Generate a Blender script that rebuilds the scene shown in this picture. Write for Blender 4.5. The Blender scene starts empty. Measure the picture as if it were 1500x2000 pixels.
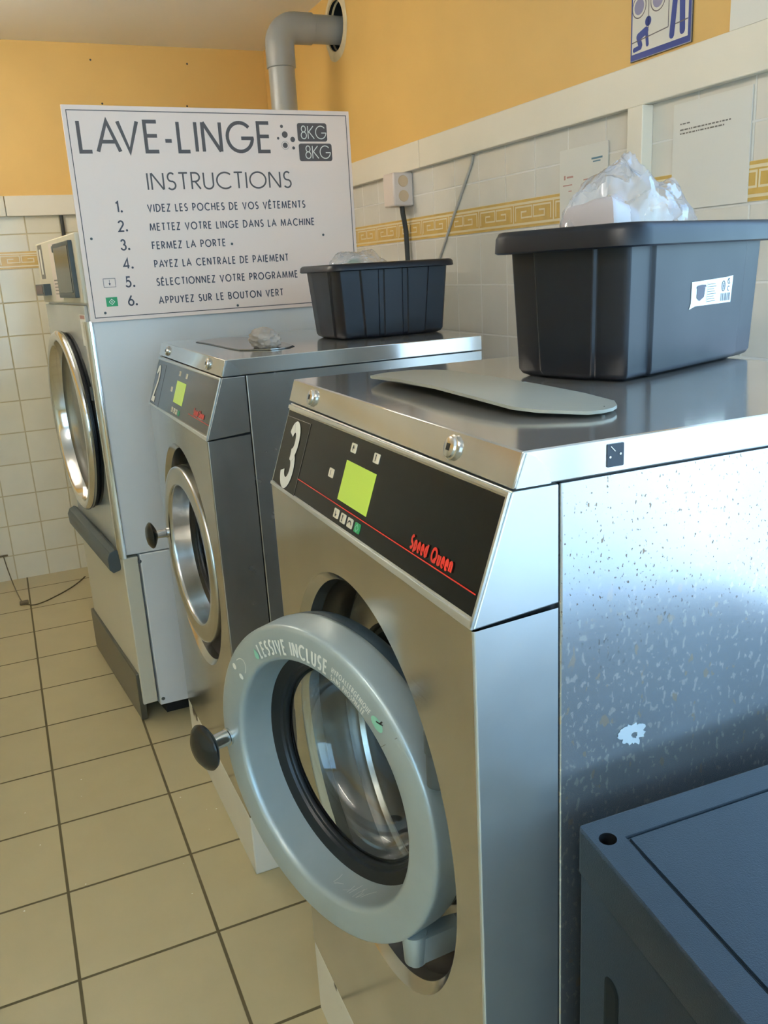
import bpy, bmesh, math, random
from mathutils import Vector, Matrix, noise as mnoise

C = bpy.context.scene.collection
S = bpy.context.scene
PI = math.pi
random.seed(7)

# ------------------------------------------------------------------ camera
CAM = (-0.3475, -0.6233, 1.3589)
YAW, PITCH, ROLL, FPX = 0.4048, 0.2790, -0.0573, 1670.26


def camera():
    cy, sy, cp, sp = math.cos(YAW), math.sin(YAW), math.cos(PITCH), math.sin(PITCH)
    f = Vector((sy * cp, cy * cp, -sp))
    r = Vector((cy, -sy, 0))
    u = r.cross(f)
    c, s = math.cos(ROLL), math.sin(ROLL)
    r2 = c * r + s * u
    u2 = -s * r + c * u
    m = Matrix((r2, u2, -f)).transposed().to_4x4()
    m.translation = Vector(CAM)
    d = bpy.data.cameras.new('camera')
    d.sensor_width = 36.0
    d.lens = FPX / 2000.0 * 36.0
    d.clip_start = 0.02
    o = bpy.data.objects.new('camera', d)
    C.objects.link(o)
    o.matrix_world = m
    S.camera = o


camera()

# ------------------------------------------------------------------ world, exposure
SKY_STRENGTH = 2.6
LAMP_STRENGTH = 38.0
SUN_STRENGTH = 2.6
S.view_settings.view_transform = 'Standard'
S.view_settings.look = 'None'
S.view_settings.gamma = 1.0
S.view_settings.use_curve_mapping = False
S.view_settings.exposure = 1.0
w = bpy.data.worlds.new('sky')
S.world = w
w.use_nodes = True
nt = w.node_tree
bg = nt.nodes['Background']
tc = nt.nodes.new('ShaderNodeTexCoord')
sep = nt.nodes.new('ShaderNodeSeparateXYZ')
nt.links.new(tc.outputs['Generated'], sep.inputs[0])
rmp = nt.nodes.new('ShaderNodeValToRGB')
rmp.color_ramp.elements[0].position = 0.0
rmp.color_ramp.elements[0].color = (0.49, 0.80, 1.0, 1)
rmp.color_ramp.elements[1].position = 0.7
rmp.color_ramp.elements[1].color = (0.30, 0.56, 1.0, 1)
nt.links.new(sep.outputs['Z'], rmp.inputs[0])
nt.links.new(rmp.outputs[0], bg.inputs['Color'])
bg.inputs['Strength'].default_value = SKY_STRENGTH

sd = bpy.data.lights.new('sun', 'SUN')
sd.energy = SUN_STRENGTH
sd.angle = 0.02
sd.color = (1.0, 0.97, 0.92)
so_ = bpy.data.objects.new('sun', sd)
C.objects.link(so_)
so_.rotation_euler = Vector((0.45, -0.35, -1.0)).to_track_quat('-Z', 'Y').to_euler()   # from beyond the far and left walls: lights the pavement only

# ------------------------------------------------------------------ room constants
XW, YE, ZC = 1.018, 3.698, 2.372         # right wall, far wall, ceiling
XL, YN = -2.3, -2.5                      # left wall, near wall
TRB, TRT = 1.6623, 1.747                 # white rail on the walls
W = 0.66
ZB, ZT, XT, ZL, XLID, XS, DEP, ZP, ZBS = 1.038, 1.164, 0.0437, 1.1979, 0.0542, 0.0929, 0.646, 0.1562, 1.0456
A3, A2, X2, Y2 = -0.0158, 0.0111, 0.0038, 1.0818
YSIGN, YDRY = 1.9471, 1.9555


# ------------------------------------------------------------------ materials
def lin(r, g, b):
    def f(c):
        c /= 255.0
        return c / 12.92 if c <= 0.04045 else ((c + 0.055) / 1.055) ** 2.4
    return (f(r), f(g), f(b), 1.0)


def mat(name, col, rough=0.5, metal=0.0, spec=0.5, noise=0.0, nscale=20.0, bump=0.0, bscale=200.0,
        stretch=(1, 1, 1), emit=0.0, rvar=0.0, coat=0.0):
    m = bpy.data.materials.new(name)
    m.use_nodes = True
    nt = m.node_tree
    b = nt.nodes['Principled BSDF']
    b.inputs['Base Color'].default_value = col
    b.inputs['Roughness'].default_value = rough
    b.inputs['Metallic'].default_value = metal
    b.inputs['Specular IOR Level'].default_value = spec
    b.inputs['Coat Weight'].default_value = coat
    if emit:
        b.inputs['Emission Color'].default_value = col
        b.inputs['Emission Strength'].default_value = emit
    if noise or bump or rvar:
        t = nt.nodes.new('ShaderNodeTexCoord')
        mp = nt.nodes.new('ShaderNodeMapping')
        mp.inputs['Scale'].default_value = stretch
        nt.links.new(t.outputs['Object'], mp.inputs[0])
    if noise or rvar:
        n = nt.nodes.new('ShaderNodeTexNoise')
        n.inputs['Scale'].default_value = nscale
        n.inputs['Detail'].default_value = 5
        nt.links.new(mp.outputs[0], n.inputs['Vector'])
    if noise:
        r = nt.nodes.new('ShaderNodeMapRange')
        r.inputs['From Min'].default_value = 0.3
        r.inputs['From Max'].default_value = 0.7
        r.inputs['To Min'].default_value = 1 - noise
        r.inputs['To Max'].default_value = 1 + noise * 0.6
        nt.links.new(n.outputs[0], r.inputs[0])
        mx = nt.nodes.new('ShaderNodeVectorMath')
        mx.operation = 'SCALE'
        mx.inputs[0].default_value = col[:3]
        nt.links.new(r.outputs[0], mx.inputs['Scale'])
        nt.links.new(mx.outputs[0], b.inputs['Base Color'])
    if rvar:
        r = nt.nodes.new('ShaderNodeMapRange')
        r.inputs['From Min'].default_value = 0.3
        r.inputs['From Max'].default_value = 0.7
        r.inputs['To Min'].default_value = max(0.03, rough - rvar)
        r.inputs['To Max'].default_value = rough + rvar
        nt.links.new(n.outputs[0], r.inputs[0])
        nt.links.new(r.outputs[0], b.inputs['Roughness'])
    if bump:
        n2 = nt.nodes.new('ShaderNodeTexNoise')
        n2.inputs['Scale'].default_value = bscale
        n2.inputs['Detail'].default_value = 3
        nt.links.new(mp.outputs[0], n2.inputs['Vector'])
        bp = nt.nodes.new('ShaderNodeBump')
        bp.inputs['Strength'].default_value = bump
        bp.inputs['Distance'].default_value = 0.002
        nt.links.new(n2.outputs[0], bp.inputs['Height'])
        nt.links.new(bp.outputs[0], b.inputs['Normal'])
    return m


def tile_mat(name, col, grout, axis, p_u, p_v, u0, v0, gw, rough, var=0.04, bump=0.4):
    """Tiles on a regular grid in world space: axis gives the two world axes of the grid."""
    m = bpy.data.materials.new(name)
    m.use_nodes = True
    nt = m.node_tree
    L = nt.links.new
    b = nt.nodes['Principled BSDF']
    g = nt.nodes.new('ShaderNodeNewGeometry')
    sp = nt.nodes.new('ShaderNodeSeparateXYZ')
    L(g.outputs['Position'], sp.inputs[0])

    def math_(op, a, bb, cc=None):
        n = nt.nodes.new('ShaderNodeMath')
        n.operation = op
        for i, x in enumerate((a, bb, cc)):
            if x is None:
                continue
            if isinstance(x, (int, float)):
                n.inputs[i].default_value = x
            else:
                L(x, n.inputs[i])
        return n.outputs[0]
    cells, dists = [], []
    for ax, p, o in ((axis[0], p_u, u0), (axis[1], p_v, v0)):
        s = math_('DIVIDE', math_('SUBTRACT', sp.outputs[ax], o), p)
        cells.append(math_('FLOOR', s, None))
        dists.append(math_('MULTIPLY', math_('PINGPONG', s, 0.5), p))
    d = math_('MINIMUM', dists[0], dists[1])
    mr = nt.nodes.new('ShaderNodeMapRange')
    mr.interpolation_type = 'SMOOTHSTEP'
    mr.inputs['From Min'].default_value = gw * 0.5
    mr.inputs['From Max'].default_value = gw * 0.5 + 0.0015
    L(d, mr.inputs[0])
    cv = nt.nodes.new('ShaderNodeCombineXYZ')
    L(cells[0], cv.inputs[0])
    L(cells[1], cv.inputs[1])
    wn = nt.nodes.new('ShaderNodeTexWhiteNoise')
    L(cv.outputs[0], wn.inputs['Vector'])
    tcn = nt.nodes.new('ShaderNodeTexNoise')
    tcn.inputs['Scale'].default_value = 9
    tcn.inputs['Detail'].default_value = 6
    L(g.outputs['Position'], tcn.inputs['Vector'])
    k = math_('ADD', math_('MULTIPLY', math_('SUBTRACT', wn.outputs['Value'], 0.5), var),
              math_('MULTIPLY', math_('SUBTRACT', tcn.outputs[0], 0.5), var * 3))
    sc = nt.nodes.new('ShaderNodeVectorMath')
    sc.operation = 'SCALE'
    sc.inputs[0].default_value = col[:3]
    L(math_('ADD', k, 1.0), sc.inputs['Scale'])
    mx = nt.nodes.new('ShaderNodeMix')
    mx.data_type = 'RGBA'
    L(mr.outputs[0], mx.inputs['Factor'])
    mx.inputs[6].default_value = grout
    L(sc.outputs[0], mx.inputs[7])
    L(mx.outputs[2], b.inputs['Base Color'])
    rr = nt.nodes.new('ShaderNodeMapRange')
    rr.inputs['To Min'].default_value = 0.8
    rr.inputs['To Max'].default_value = rough
    L(mr.outputs[0], rr.inputs[0])
    L(rr.outputs[0], b.inputs['Roughness'])
    lowf = nt.nodes.new('ShaderNodeTexNoise')
    lowf.inputs['Scale'].default_value = 7
    L(g.outputs['Position'], lowf.inputs['Vector'])
    bp = nt.nodes.new('ShaderNodeBump')
    bp.inputs['Strength'].default_value = bump
    bp.inputs['Distance'].default_value = 0.004
    L(math_('ADD', mr.outputs[0], math_('MULTIPLY', lowf.outputs[0], 0.6)), bp.inputs['Height'])
    L(bp.outputs[0], b.inputs['Normal'])
    return m


def steel(name, col=(0.60, 0.58, 0.55, 1), rough=0.28, specks=None, streak=(3, 3, 60), scr=0.12, metal=1.0):
    """Brushed stainless steel; specks adds rust freckles and pale scuffs (real wear)."""
    m = bpy.data.materials.new(name)
    m.use_nodes = True
    nt = m.node_tree
    L = nt.links.new
    b = nt.nodes['Principled BSDF']
    b.inputs['Metallic'].default_value = metal
    t = nt.nodes.new('ShaderNodeTexCoord')
    mp = nt.nodes.new('ShaderNodeMapping')
    mp.inputs['Scale'].default_value = streak
    L(t.outputs['Object'], mp.inputs[0])
    n = nt.nodes.new('ShaderNodeTexNoise')
    n.inputs['Scale'].default_value = 6
    n.inputs['Detail'].default_value = 8
    L(mp.outputs[0], n.inputs['Vector'])
    r = nt.nodes.new('ShaderNodeMapRange')
    r.inputs['From Min'].default_value = 0.3
    r.inputs['From Max'].default_value = 0.7
    r.inputs['To Min'].default_value = rough - 0.01
    r.inputs['To Max'].default_value = rough + 0.015
    L(n.outputs[0], r.inputs[0])
    L(r.outputs[0], b.inputs['Roughness'])
    n2 = nt.nodes.new('ShaderNodeTexNoise')
    n2.inputs['Scale'].default_value = 5
    n2.inputs['Detail'].default_value = 6
    L(t.outputs['Object'], n2.inputs['Vector'])
    r2 = nt.nodes.new('ShaderNodeMapRange')
    r2.inputs['From Min'].default_value = 0.3
    r2.inputs['From Max'].default_value = 0.7
    r2.inputs['To Min'].default_value = 1 - scr
    r2.inputs['To Max'].default_value = 1 + scr * 0.4
    L(n2.outputs[0], r2.inputs[0])
    sc = nt.nodes.new('ShaderNodeVectorMath')
    sc.operation = 'SCALE'
    sc.inputs[0].default_value = col[:3]
    L(r2.outputs[0], sc.inputs['Scale'])
    colout = sc.outputs[0]
    if specks:
        mp2 = nt.nodes.new('ShaderNodeMapping')
        mp2.inputs['Scale'].default_value = (1.0, 1.0, 0.6)
        sz = nt.nodes.new('ShaderNodeSeparateXYZ')
        L(t.outputs['Object'], sz.inputs[0])
        L(t.outputs['Object'], mp2.inputs[0])
        for scale, th, c, met in ((300, 0.690, (0.20, 0.15, 0.11, 1), 1), (140, 0.730, (0.26, 0.19, 0.13, 1), 1),
                                  (170, 0.650, (0.90, 0.86, 0.78, 1), -1), (70, 0.690, (0.80, 0.66, 0.50, 1), -1)):
            ns = nt.nodes.new('ShaderNodeTexNoise')
            ns.inputs['Scale'].default_value = scale
            ns.inputs['Detail'].default_value = 2
            L(mp2.outputs[0], ns.inputs['Vector'])
            big = nt.nodes.new('ShaderNodeTexNoise')
            big.inputs['Scale'].default_value = 4 + scale * 0.01
            L(mp2.outputs[0], big.inputs['Vector'])
            ad = nt.nodes.new('ShaderNodeMath')
            ad.operation = 'MULTIPLY_ADD'
            L(big.outputs[0], ad.inputs[0])
            ad.inputs[1].default_value = 0.18
            L(ns.outputs[0], ad.inputs[2])
            wz = nt.nodes.new('ShaderNodeMapRange')      # rust freckles high on the sheet, pale scuffs lower down
            wz.inputs['From Min'].default_value = 0.78 if met > 0 else 0.92
            wz.inputs['From Max'].default_value = 0.90 if met > 0 else 0.80
            L(sz.outputs['Z'], wz.inputs[0])
            st = nt.nodes.new('ShaderNodeMapRange')
            st.inputs['From Min'].default_value = th + 0.045
            st.inputs['From Max'].default_value = th + 0.075
            L(ad.outputs[0], st.inputs[0])
            mx = nt.nodes.new('ShaderNodeMix')
            mx.data_type = 'RGBA'
            mw = nt.nodes.new('ShaderNodeMath')
            mw.operation = 'MULTIPLY'
            L(st.outputs[0], mw.inputs[0])
            L(wz.outputs[0], mw.inputs[1])
            L(mw.outputs[0], mx.inputs['Factor'])
            L(colout, mx.inputs[6])
            mx.inputs[7].default_value = c
            colout = mx.outputs[2]
    L(colout, b.inputs['Base Color'])
    # broad, shallow waviness of thin sheet
    n3 = nt.nodes.new('ShaderNodeTexNoise')
    n3.inputs['Scale'].default_value = 3.0
    L(t.outputs['Object'], n3.inputs['Vector'])
    bp2 = nt.nodes.new('ShaderNodeBump')
    bp2.inputs['Strength'].default_value = 0.07
    bp2.inputs['Distance'].default_value = 0.01
    L(n3.outputs[0], bp2.inputs['Height'])
    L(bp2.outputs[0], b.inputs['Normal'])
    return m


def rusty_paint(name, col, spots, rough=0.4):
    m = mat(name, col, rough, noise=0.04, nscale=6)
    nt = m.node_tree
    L = nt.links.new
    b = nt.nodes['Principled BSDF']
    src = b.inputs['Base Color'].links[0].from_socket
    g = nt.nodes.new('ShaderNodeNewGeometry')
    ns = nt.nodes.new('ShaderNodeTexNoise')
    ns.inputs['Scale'].default_value = 60
    L(g.outputs['Position'], ns.inputs['Vector'])
    for (x, y, z, rad) in spots:
        d = nt.nodes.new('ShaderNodeVectorMath')
        d.operation = 'DISTANCE'
        L(g.outputs['Position'], d.inputs[0])
        d.inputs[1].default_value = (x, y, z)
        a = nt.nodes.new('ShaderNodeMath')
        a.operation = 'MULTIPLY_ADD'
        L(ns.outputs[0], a.inputs[0])
        a.inputs[1].default_value = -rad * 1.6
        L(d.outputs['Value'], a.inputs[2])
        mr = nt.nodes.new('ShaderNodeMapRange')
        mr.inputs['From Min'].default_value = 0.0
        mr.inputs['From Max'].default_value = rad * 0.25
        mr.inputs['To Min'].default_value = 1
        mr.inputs['To Max'].default_value = 0
        L(a.outputs[0], mr.inputs[0])
        mx = nt.nodes.new('ShaderNodeMix')
        mx.data_type = 'RGBA'
        L(mr.outputs[0], mx.inputs['Factor'])
        L(src, mx.inputs[6])
        mx.inputs[7].default_value = (0.07, 0.035, 0.015, 1)
        src = mx.outputs[2]
    L(src, b.inputs['Base Color'])
    return m


def glass_mat(name, tint=(1, 1, 1, 1), rough=0.0):
    m = bpy.data.materials.new(name)
    m.use_nodes = True
    b = m.node_tree.nodes['Principled BSDF']
    b.inputs['Base Color'].default_value = tint
    b.inputs['Roughness'].default_value = rough
    b.inputs['Transmission Weight'].default_value = 1.0
    b.inputs['IOR'].default_value = 1.45
    return m


def thin_mat(name, tint, opacity, gloss_rough, white=None, bump=0.0, bscale=30):
    """Thin clear sheet: transparent with a Fresnel gloss and a little milky body."""
    m = bpy.data.materials.new(name)
    m.use_nodes = True
    nt = m.node_tree
    L = nt.links.new
    nt.nodes.remove(nt.nodes['Principled BSDF'])
    out = nt.nodes['Material Output']
    tr = nt.nodes.new('ShaderNodeBsdfTransparent')
    tr.inputs[0].default_value = tint
    gl = nt.nodes.new('ShaderNodeBsdfGlossy')
    gl.inputs['Roughness'].default_value = gloss_rough
    fr = nt.nodes.new('ShaderNodeLayerWeight')
    fp = nt.nodes.new('ShaderNodeMath')
    fp.operation = 'POWER'
    L(fr.outputs['Facing'], fp.inputs[0])
    fp.inputs[1].default_value = 3.0
    fm = nt.nodes.new('ShaderNodeMath')
    fm.operation = 'MULTIPLY_ADD'
    L(fp.outputs[0], fm.inputs[0])
    fm.inputs[1].default_value = 0.6
    fm.inputs[2].default_value = 0.05
    mx = nt.nodes.new('ShaderNodeMixShader')
    base = tr.outputs[0]
    if white:
        df = nt.nodes.new('ShaderNodeBsdfDiffuse')
        df.inputs[0].default_value = white
        tl = nt.nodes.new('ShaderNodeBsdfTranslucent')
        tl.inputs[0].default_value = white
        m1 = nt.nodes.new('ShaderNodeMixShader')
        m1.inputs[0].default_value = 0.5
        L(df.outputs[0], m1.inputs[1])
        L(tl.outputs[0], m1.inputs[2])
        m2 = nt.nodes.new('ShaderNodeMixShader')
        m2.inputs[0].default_value = opacity
        L(tr.outputs[0], m2.inputs[1])
        L(m1.outputs[0], m2.inputs[2])
        base = m2.outputs[0]
    L(fm.outputs[0], mx.inputs[0])
    L(base, mx.inputs[1])
    L(gl.outputs[0], mx.inputs[2])
    if bump:
        t = nt.nodes.new('ShaderNodeTexCoord')
        n = nt.nodes.new('ShaderNodeTexNoise')
        n.inputs['Scale'].default_value = bscale
        n.inputs['Detail'].default_value = 3
        L(t.outputs['Object'], n.inputs['Vector'])
        bp = nt.nodes.new('ShaderNodeBump')
        bp.inputs['Strength'].default_value = bump
        bp.inputs['Distance'].default_value = 0.02
        L(n.outputs[0], bp.inputs['Height'])
        L(bp.outputs[0], gl.inputs['Normal'])
        L(bp.outputs[0], fr.inputs['Normal'])
    L(mx.outputs[0], out.inputs[0])
    return m


M = {}
M['paint_yellow'] = mat('yellow_wall_paint', lin(226, 184, 106), 0.5, noise=0.05, nscale=3, bump=0.15, bscale=60)
M['ceiling'] = mat('ceiling_paint', lin(240, 238, 234), 0.4, noise=0.02, nscale=2)
M['tile_right'] = tile_mat('white_wall_tile_side', lin(222, 218, 208), lin(232, 230, 224), ('Y', 'Z'), 0.1467, 0.1467,
                           1.7130, 1.2900, 0.003, 0.16)
M['tile_end'] = tile_mat('white_wall_tile_end', lin(228, 221, 200), lin(196, 182, 146), ('X', 'Z'), 0.1467, 0.1467,
                         -0.3020, 1.2940, 0.004, 0.14)
M['tile_floor'] = tile_mat('tan_floor_tile', lin(182, 169, 130), lin(92, 82, 52), ('X', 'Y'), 0.2861, 0.2861,
                           -0.4062, 0.9471, 0.0052, 0.38, var=0.05, bump=0.25)
M['rail'] = mat('rail_white_lacquer', lin(234, 226, 208), 0.4, noise=0.03, nscale=4)
M['ochre'] = mat('ochre_glaze', lin(214, 176, 96), 0.2, noise=0.1, nscale=30)
M['cream'] = mat('cream_glaze', lin(236, 222, 184), 0.2)
M['steel_front'] = steel('steel_front_sheet', (0.60, 0.585, 0.54, 1), 0.17, streak=(3, 3, 50), metal=0.95)
M['steel_shaded'] = steel('steel_shaded_sheet', (0.44, 0.41, 0.37, 1), 0.26, streak=(6, 6, 6), metal=0.92)  # darker steel: shade between the two machines put into the colour
M['steel_specked'] = steel('steel_specked_sheet', (0.62, 0.645, 0.66, 1), 0.23, specks=True, streak=(3, 3, 40), metal=0.9)
M['steel_cheek'] = steel('steel_cheek_sheet', (0.68, 0.71, 0.71, 1), 0.34, streak=(6, 6, 6), metal=0.9)
M['steel_lid'] = steel('steel_lid_sheet', (0.62, 0.60, 0.56, 1), 0.12, streak=(3, 40, 3), scr=0.15, metal=0.8)
M['chrome'] = mat('chrome', (0.75, 0.75, 0.74, 1), 0.12, 1.0)
M['zinc'] = mat('zinc_plated', (0.70, 0.70, 0.68, 1), 0.22, 1.0)
M['drum'] = mat('drum_steel', (0.62, 0.60, 0.56, 1), 0.26, 1.0, noise=0.1, nscale=15)
M['black_panel'] = mat('black_panel_film', lin(17, 20, 20), 0.2, spec=0.18)
M['panel_grey'] = mat('charcoal_panel_film', lin(52, 54, 54), 0.2, spec=0.6)
M['black_rubber'] = mat('black_rubber', lin(16, 20, 24), 0.38, spec=0.5)
M['black_plastic'] = mat('black_knob_plastic', lin(22, 27, 28), 0.22, spec=0.5)
M['gap_shade'] = mat('gap_shade_steel', (0.20, 0.20, 0.20, 1), 0.28, 1.0)
M['dark_void'] = mat('dark_inner_sheet', lin(26, 28, 30), 0.35, spec=0.4)
M['silver_paint'] = mat('silver_door_paint', lin(172, 184, 184), 0.36, 0.4, noise=0.05, nscale=14)
M['door_steel'] = mat('polished_door_steel', (0.60, 0.60, 0.58, 1), 0.22, 1.0, noise=0.08, nscale=14)
M['door_back'] = mat('door_back_plastic', lin(52, 66, 74), 0.4)
M['glass'] = glass_mat('door_glass', (0.93, 0.97, 0.96, 1))
M['window_glass'] = thin_mat('window_pane_glass', (0.97, 0.98, 0.98, 1), 0.0, 0.02)
M['lcd'] = mat('lcd_green', lin(176, 204, 74), 0.3, emit=0.12)
M['white_print'] = mat('white_print', lin(232, 232, 224), 0.45)
M['cream_key'] = mat('cream_button', lin(226, 218, 196), 0.4)
M['green_key'] = mat('green_button', lin(30, 158, 92), 0.35)
M['dark_print'] = mat('dark_print', lin(30, 30, 30), 0.45)
M['red_print'] = mat('red_print', lin(222, 48, 36), 0.4)
M['white_enamel'] = mat('white_enamel', lin(222, 224, 226), 0.28, noise=0.03, nscale=5)
M['white_enamel_front'] = mat('dryer_front_sheet', lin(190, 192, 188), 0.25, 0.25, noise=0.04, nscale=5)
M['beige_plastic'] = mat('beige_control_plastic', lin(212, 206, 186), 0.4)
M['grey_handle'] = mat('grey_handle_plastic', lin(72, 80, 82), 0.4)
M['dark_kick'] = mat('dark_kick_sheet', lin(92, 90, 78), 0.28, 0.3, noise=0.08, nscale=6)
M['smoked'] = mat('smoked_cover', lin(58, 66, 66), 0.15, spec=0.6, noise=0.25, nscale=14)
M['sign_board'] = mat('sign_board', lin(247, 227, 216), 0.42)
M['sign_ink'] = mat('sign_ink', lin(92, 84, 84), 0.5)
M['sign_ink_dark'] = mat('sign_ink_dark', lin(74, 72, 84), 0.5)
M['tote'] = mat('black_tote_plastic', lin(8, 14, 25), 0.42, spec=0.45, rvar=0.04, nscale=8)
M['crate'] = mat('anthracite_plastic', lin(30, 42, 52), 0.42, spec=0.4, bump=0.25, bscale=900, noise=0.06, nscale=12)
M['crate_slot'] = mat('slot_painted_shade', lin(20, 26, 28), 0.7, spec=0.2)
M['pvc'] = mat('grey_pvc', lin(150, 150, 144), 0.28)
M['plaster'] = mat('plaster_ring', lin(214, 198, 160), 0.8, noise=0.12, nscale=30, bump=0.5, bscale=60)
M['ivory'] = mat('ivory_plastic', lin(222, 208, 198), 0.4)
M['tan_plastic'] = mat('tan_socket_cover', lin(214, 186, 150), 0.4)
M['cable'] = mat('dark_cable', lin(52, 54, 52), 0.5)
M['thin_cord'] = mat('grey_cord', lin(190, 184, 172), 0.5)
M['floor_cord'] = mat('brown_cord', lin(96, 82, 54), 0.5)
M['paper'] = mat('paper_sheet', lin(224, 222, 214), 0.35, spec=0.3)
M['print_grey'] = mat('grey_print', lin(120, 116, 108), 0.6)
M['print_blue'] = mat('blue_print', lin(96, 132, 150), 0.6)
M['print_pink'] = mat('pink_print', lin(186, 140, 130), 0.6)
M['sign_blue'] = mat('sign_blue', lin(52, 70, 144), 0.5, spec=0.3)
M['sign_lilac'] = mat('sign_lilac', lin(150, 146, 176), 0.5, spec=0.3)
M['sign_white'] = mat('sign_white_plate', lin(226, 222, 212), 0.5, spec=0.3)
M['sign_edge'] = mat('sign_edge_metal', lin(96, 98, 104), 0.3, 0.6)
M['clear_bag'] = thin_mat('clear_bag_film', (0.97, 0.97, 0.98, 1), 0.27, 0.10, white=(0.95, 0.94, 0.97, 1))
M['white_film'] = mat('white_folded_film', lin(178, 170, 170), 0.3)
M['green_tint'] = mat('green_wrapper', lin(120, 160, 128), 0.4)
M['stone'] = mat('pale_stone', lin(168, 158, 148), 0.8, noise=0.35, nscale=16, bump=0.6, bscale=40)
M['flap'] = mat('grey_flap_plastic', lin(148, 150, 140), 0.35, noise=0.05, nscale=10)
M['flap_dark'] = mat('grey_flap_steel', (0.42, 0.41, 0.40, 1), 0.25, 1.0)
M['tag_black'] = mat('black_tag', lin(34, 44, 54), 0.35)
M['torn'] = mat('sticker_residue', lin(178, 190, 196), 0.7)
M['mint'] = mat('mint_print', lin(140, 200, 172), 0.4)
M['alu'] = mat('aluminium_frame', (0.62, 0.62, 0.62, 1), 0.35, 0.9)
M['ground'] = mat('pavement', lin(214, 214, 210), 0.8, noise=0.1, nscale=3)
M['lamp_body'] = mat('lamp_housing', lin(230, 230, 226), 0.4)
tube_m = bpy.data.materials.new('fluorescent_tube')
tube_m.use_nodes = True
_b = tube_m.node_tree.nodes['Principled BSDF']
_b.inputs['Emission Color'].default_value = (1.0, 0.93, 0.82, 1)
_b.inputs['Emission Strength'].default_value = LAMP_STRENGTH
M['tube'] = tube_m
M['plinth_a'] = rusty_paint('plinth_white_worn', lin(226, 222, 208), [(0.0, 0.545, 0.150, 0.012), (0.0, 0.52, 0.13, 0.008)])
M['plinth_b'] = rusty_paint('plinth_white_rusty', lin(226, 222, 208),
                            [(0.0, 1.675, 0.145, 0.016), (0.0, 1.64, 0.150, 0.020), (0.0, 1.44, 0.150, 0.024), (0.0, 1.41, 0.15, 0.016)])


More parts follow.
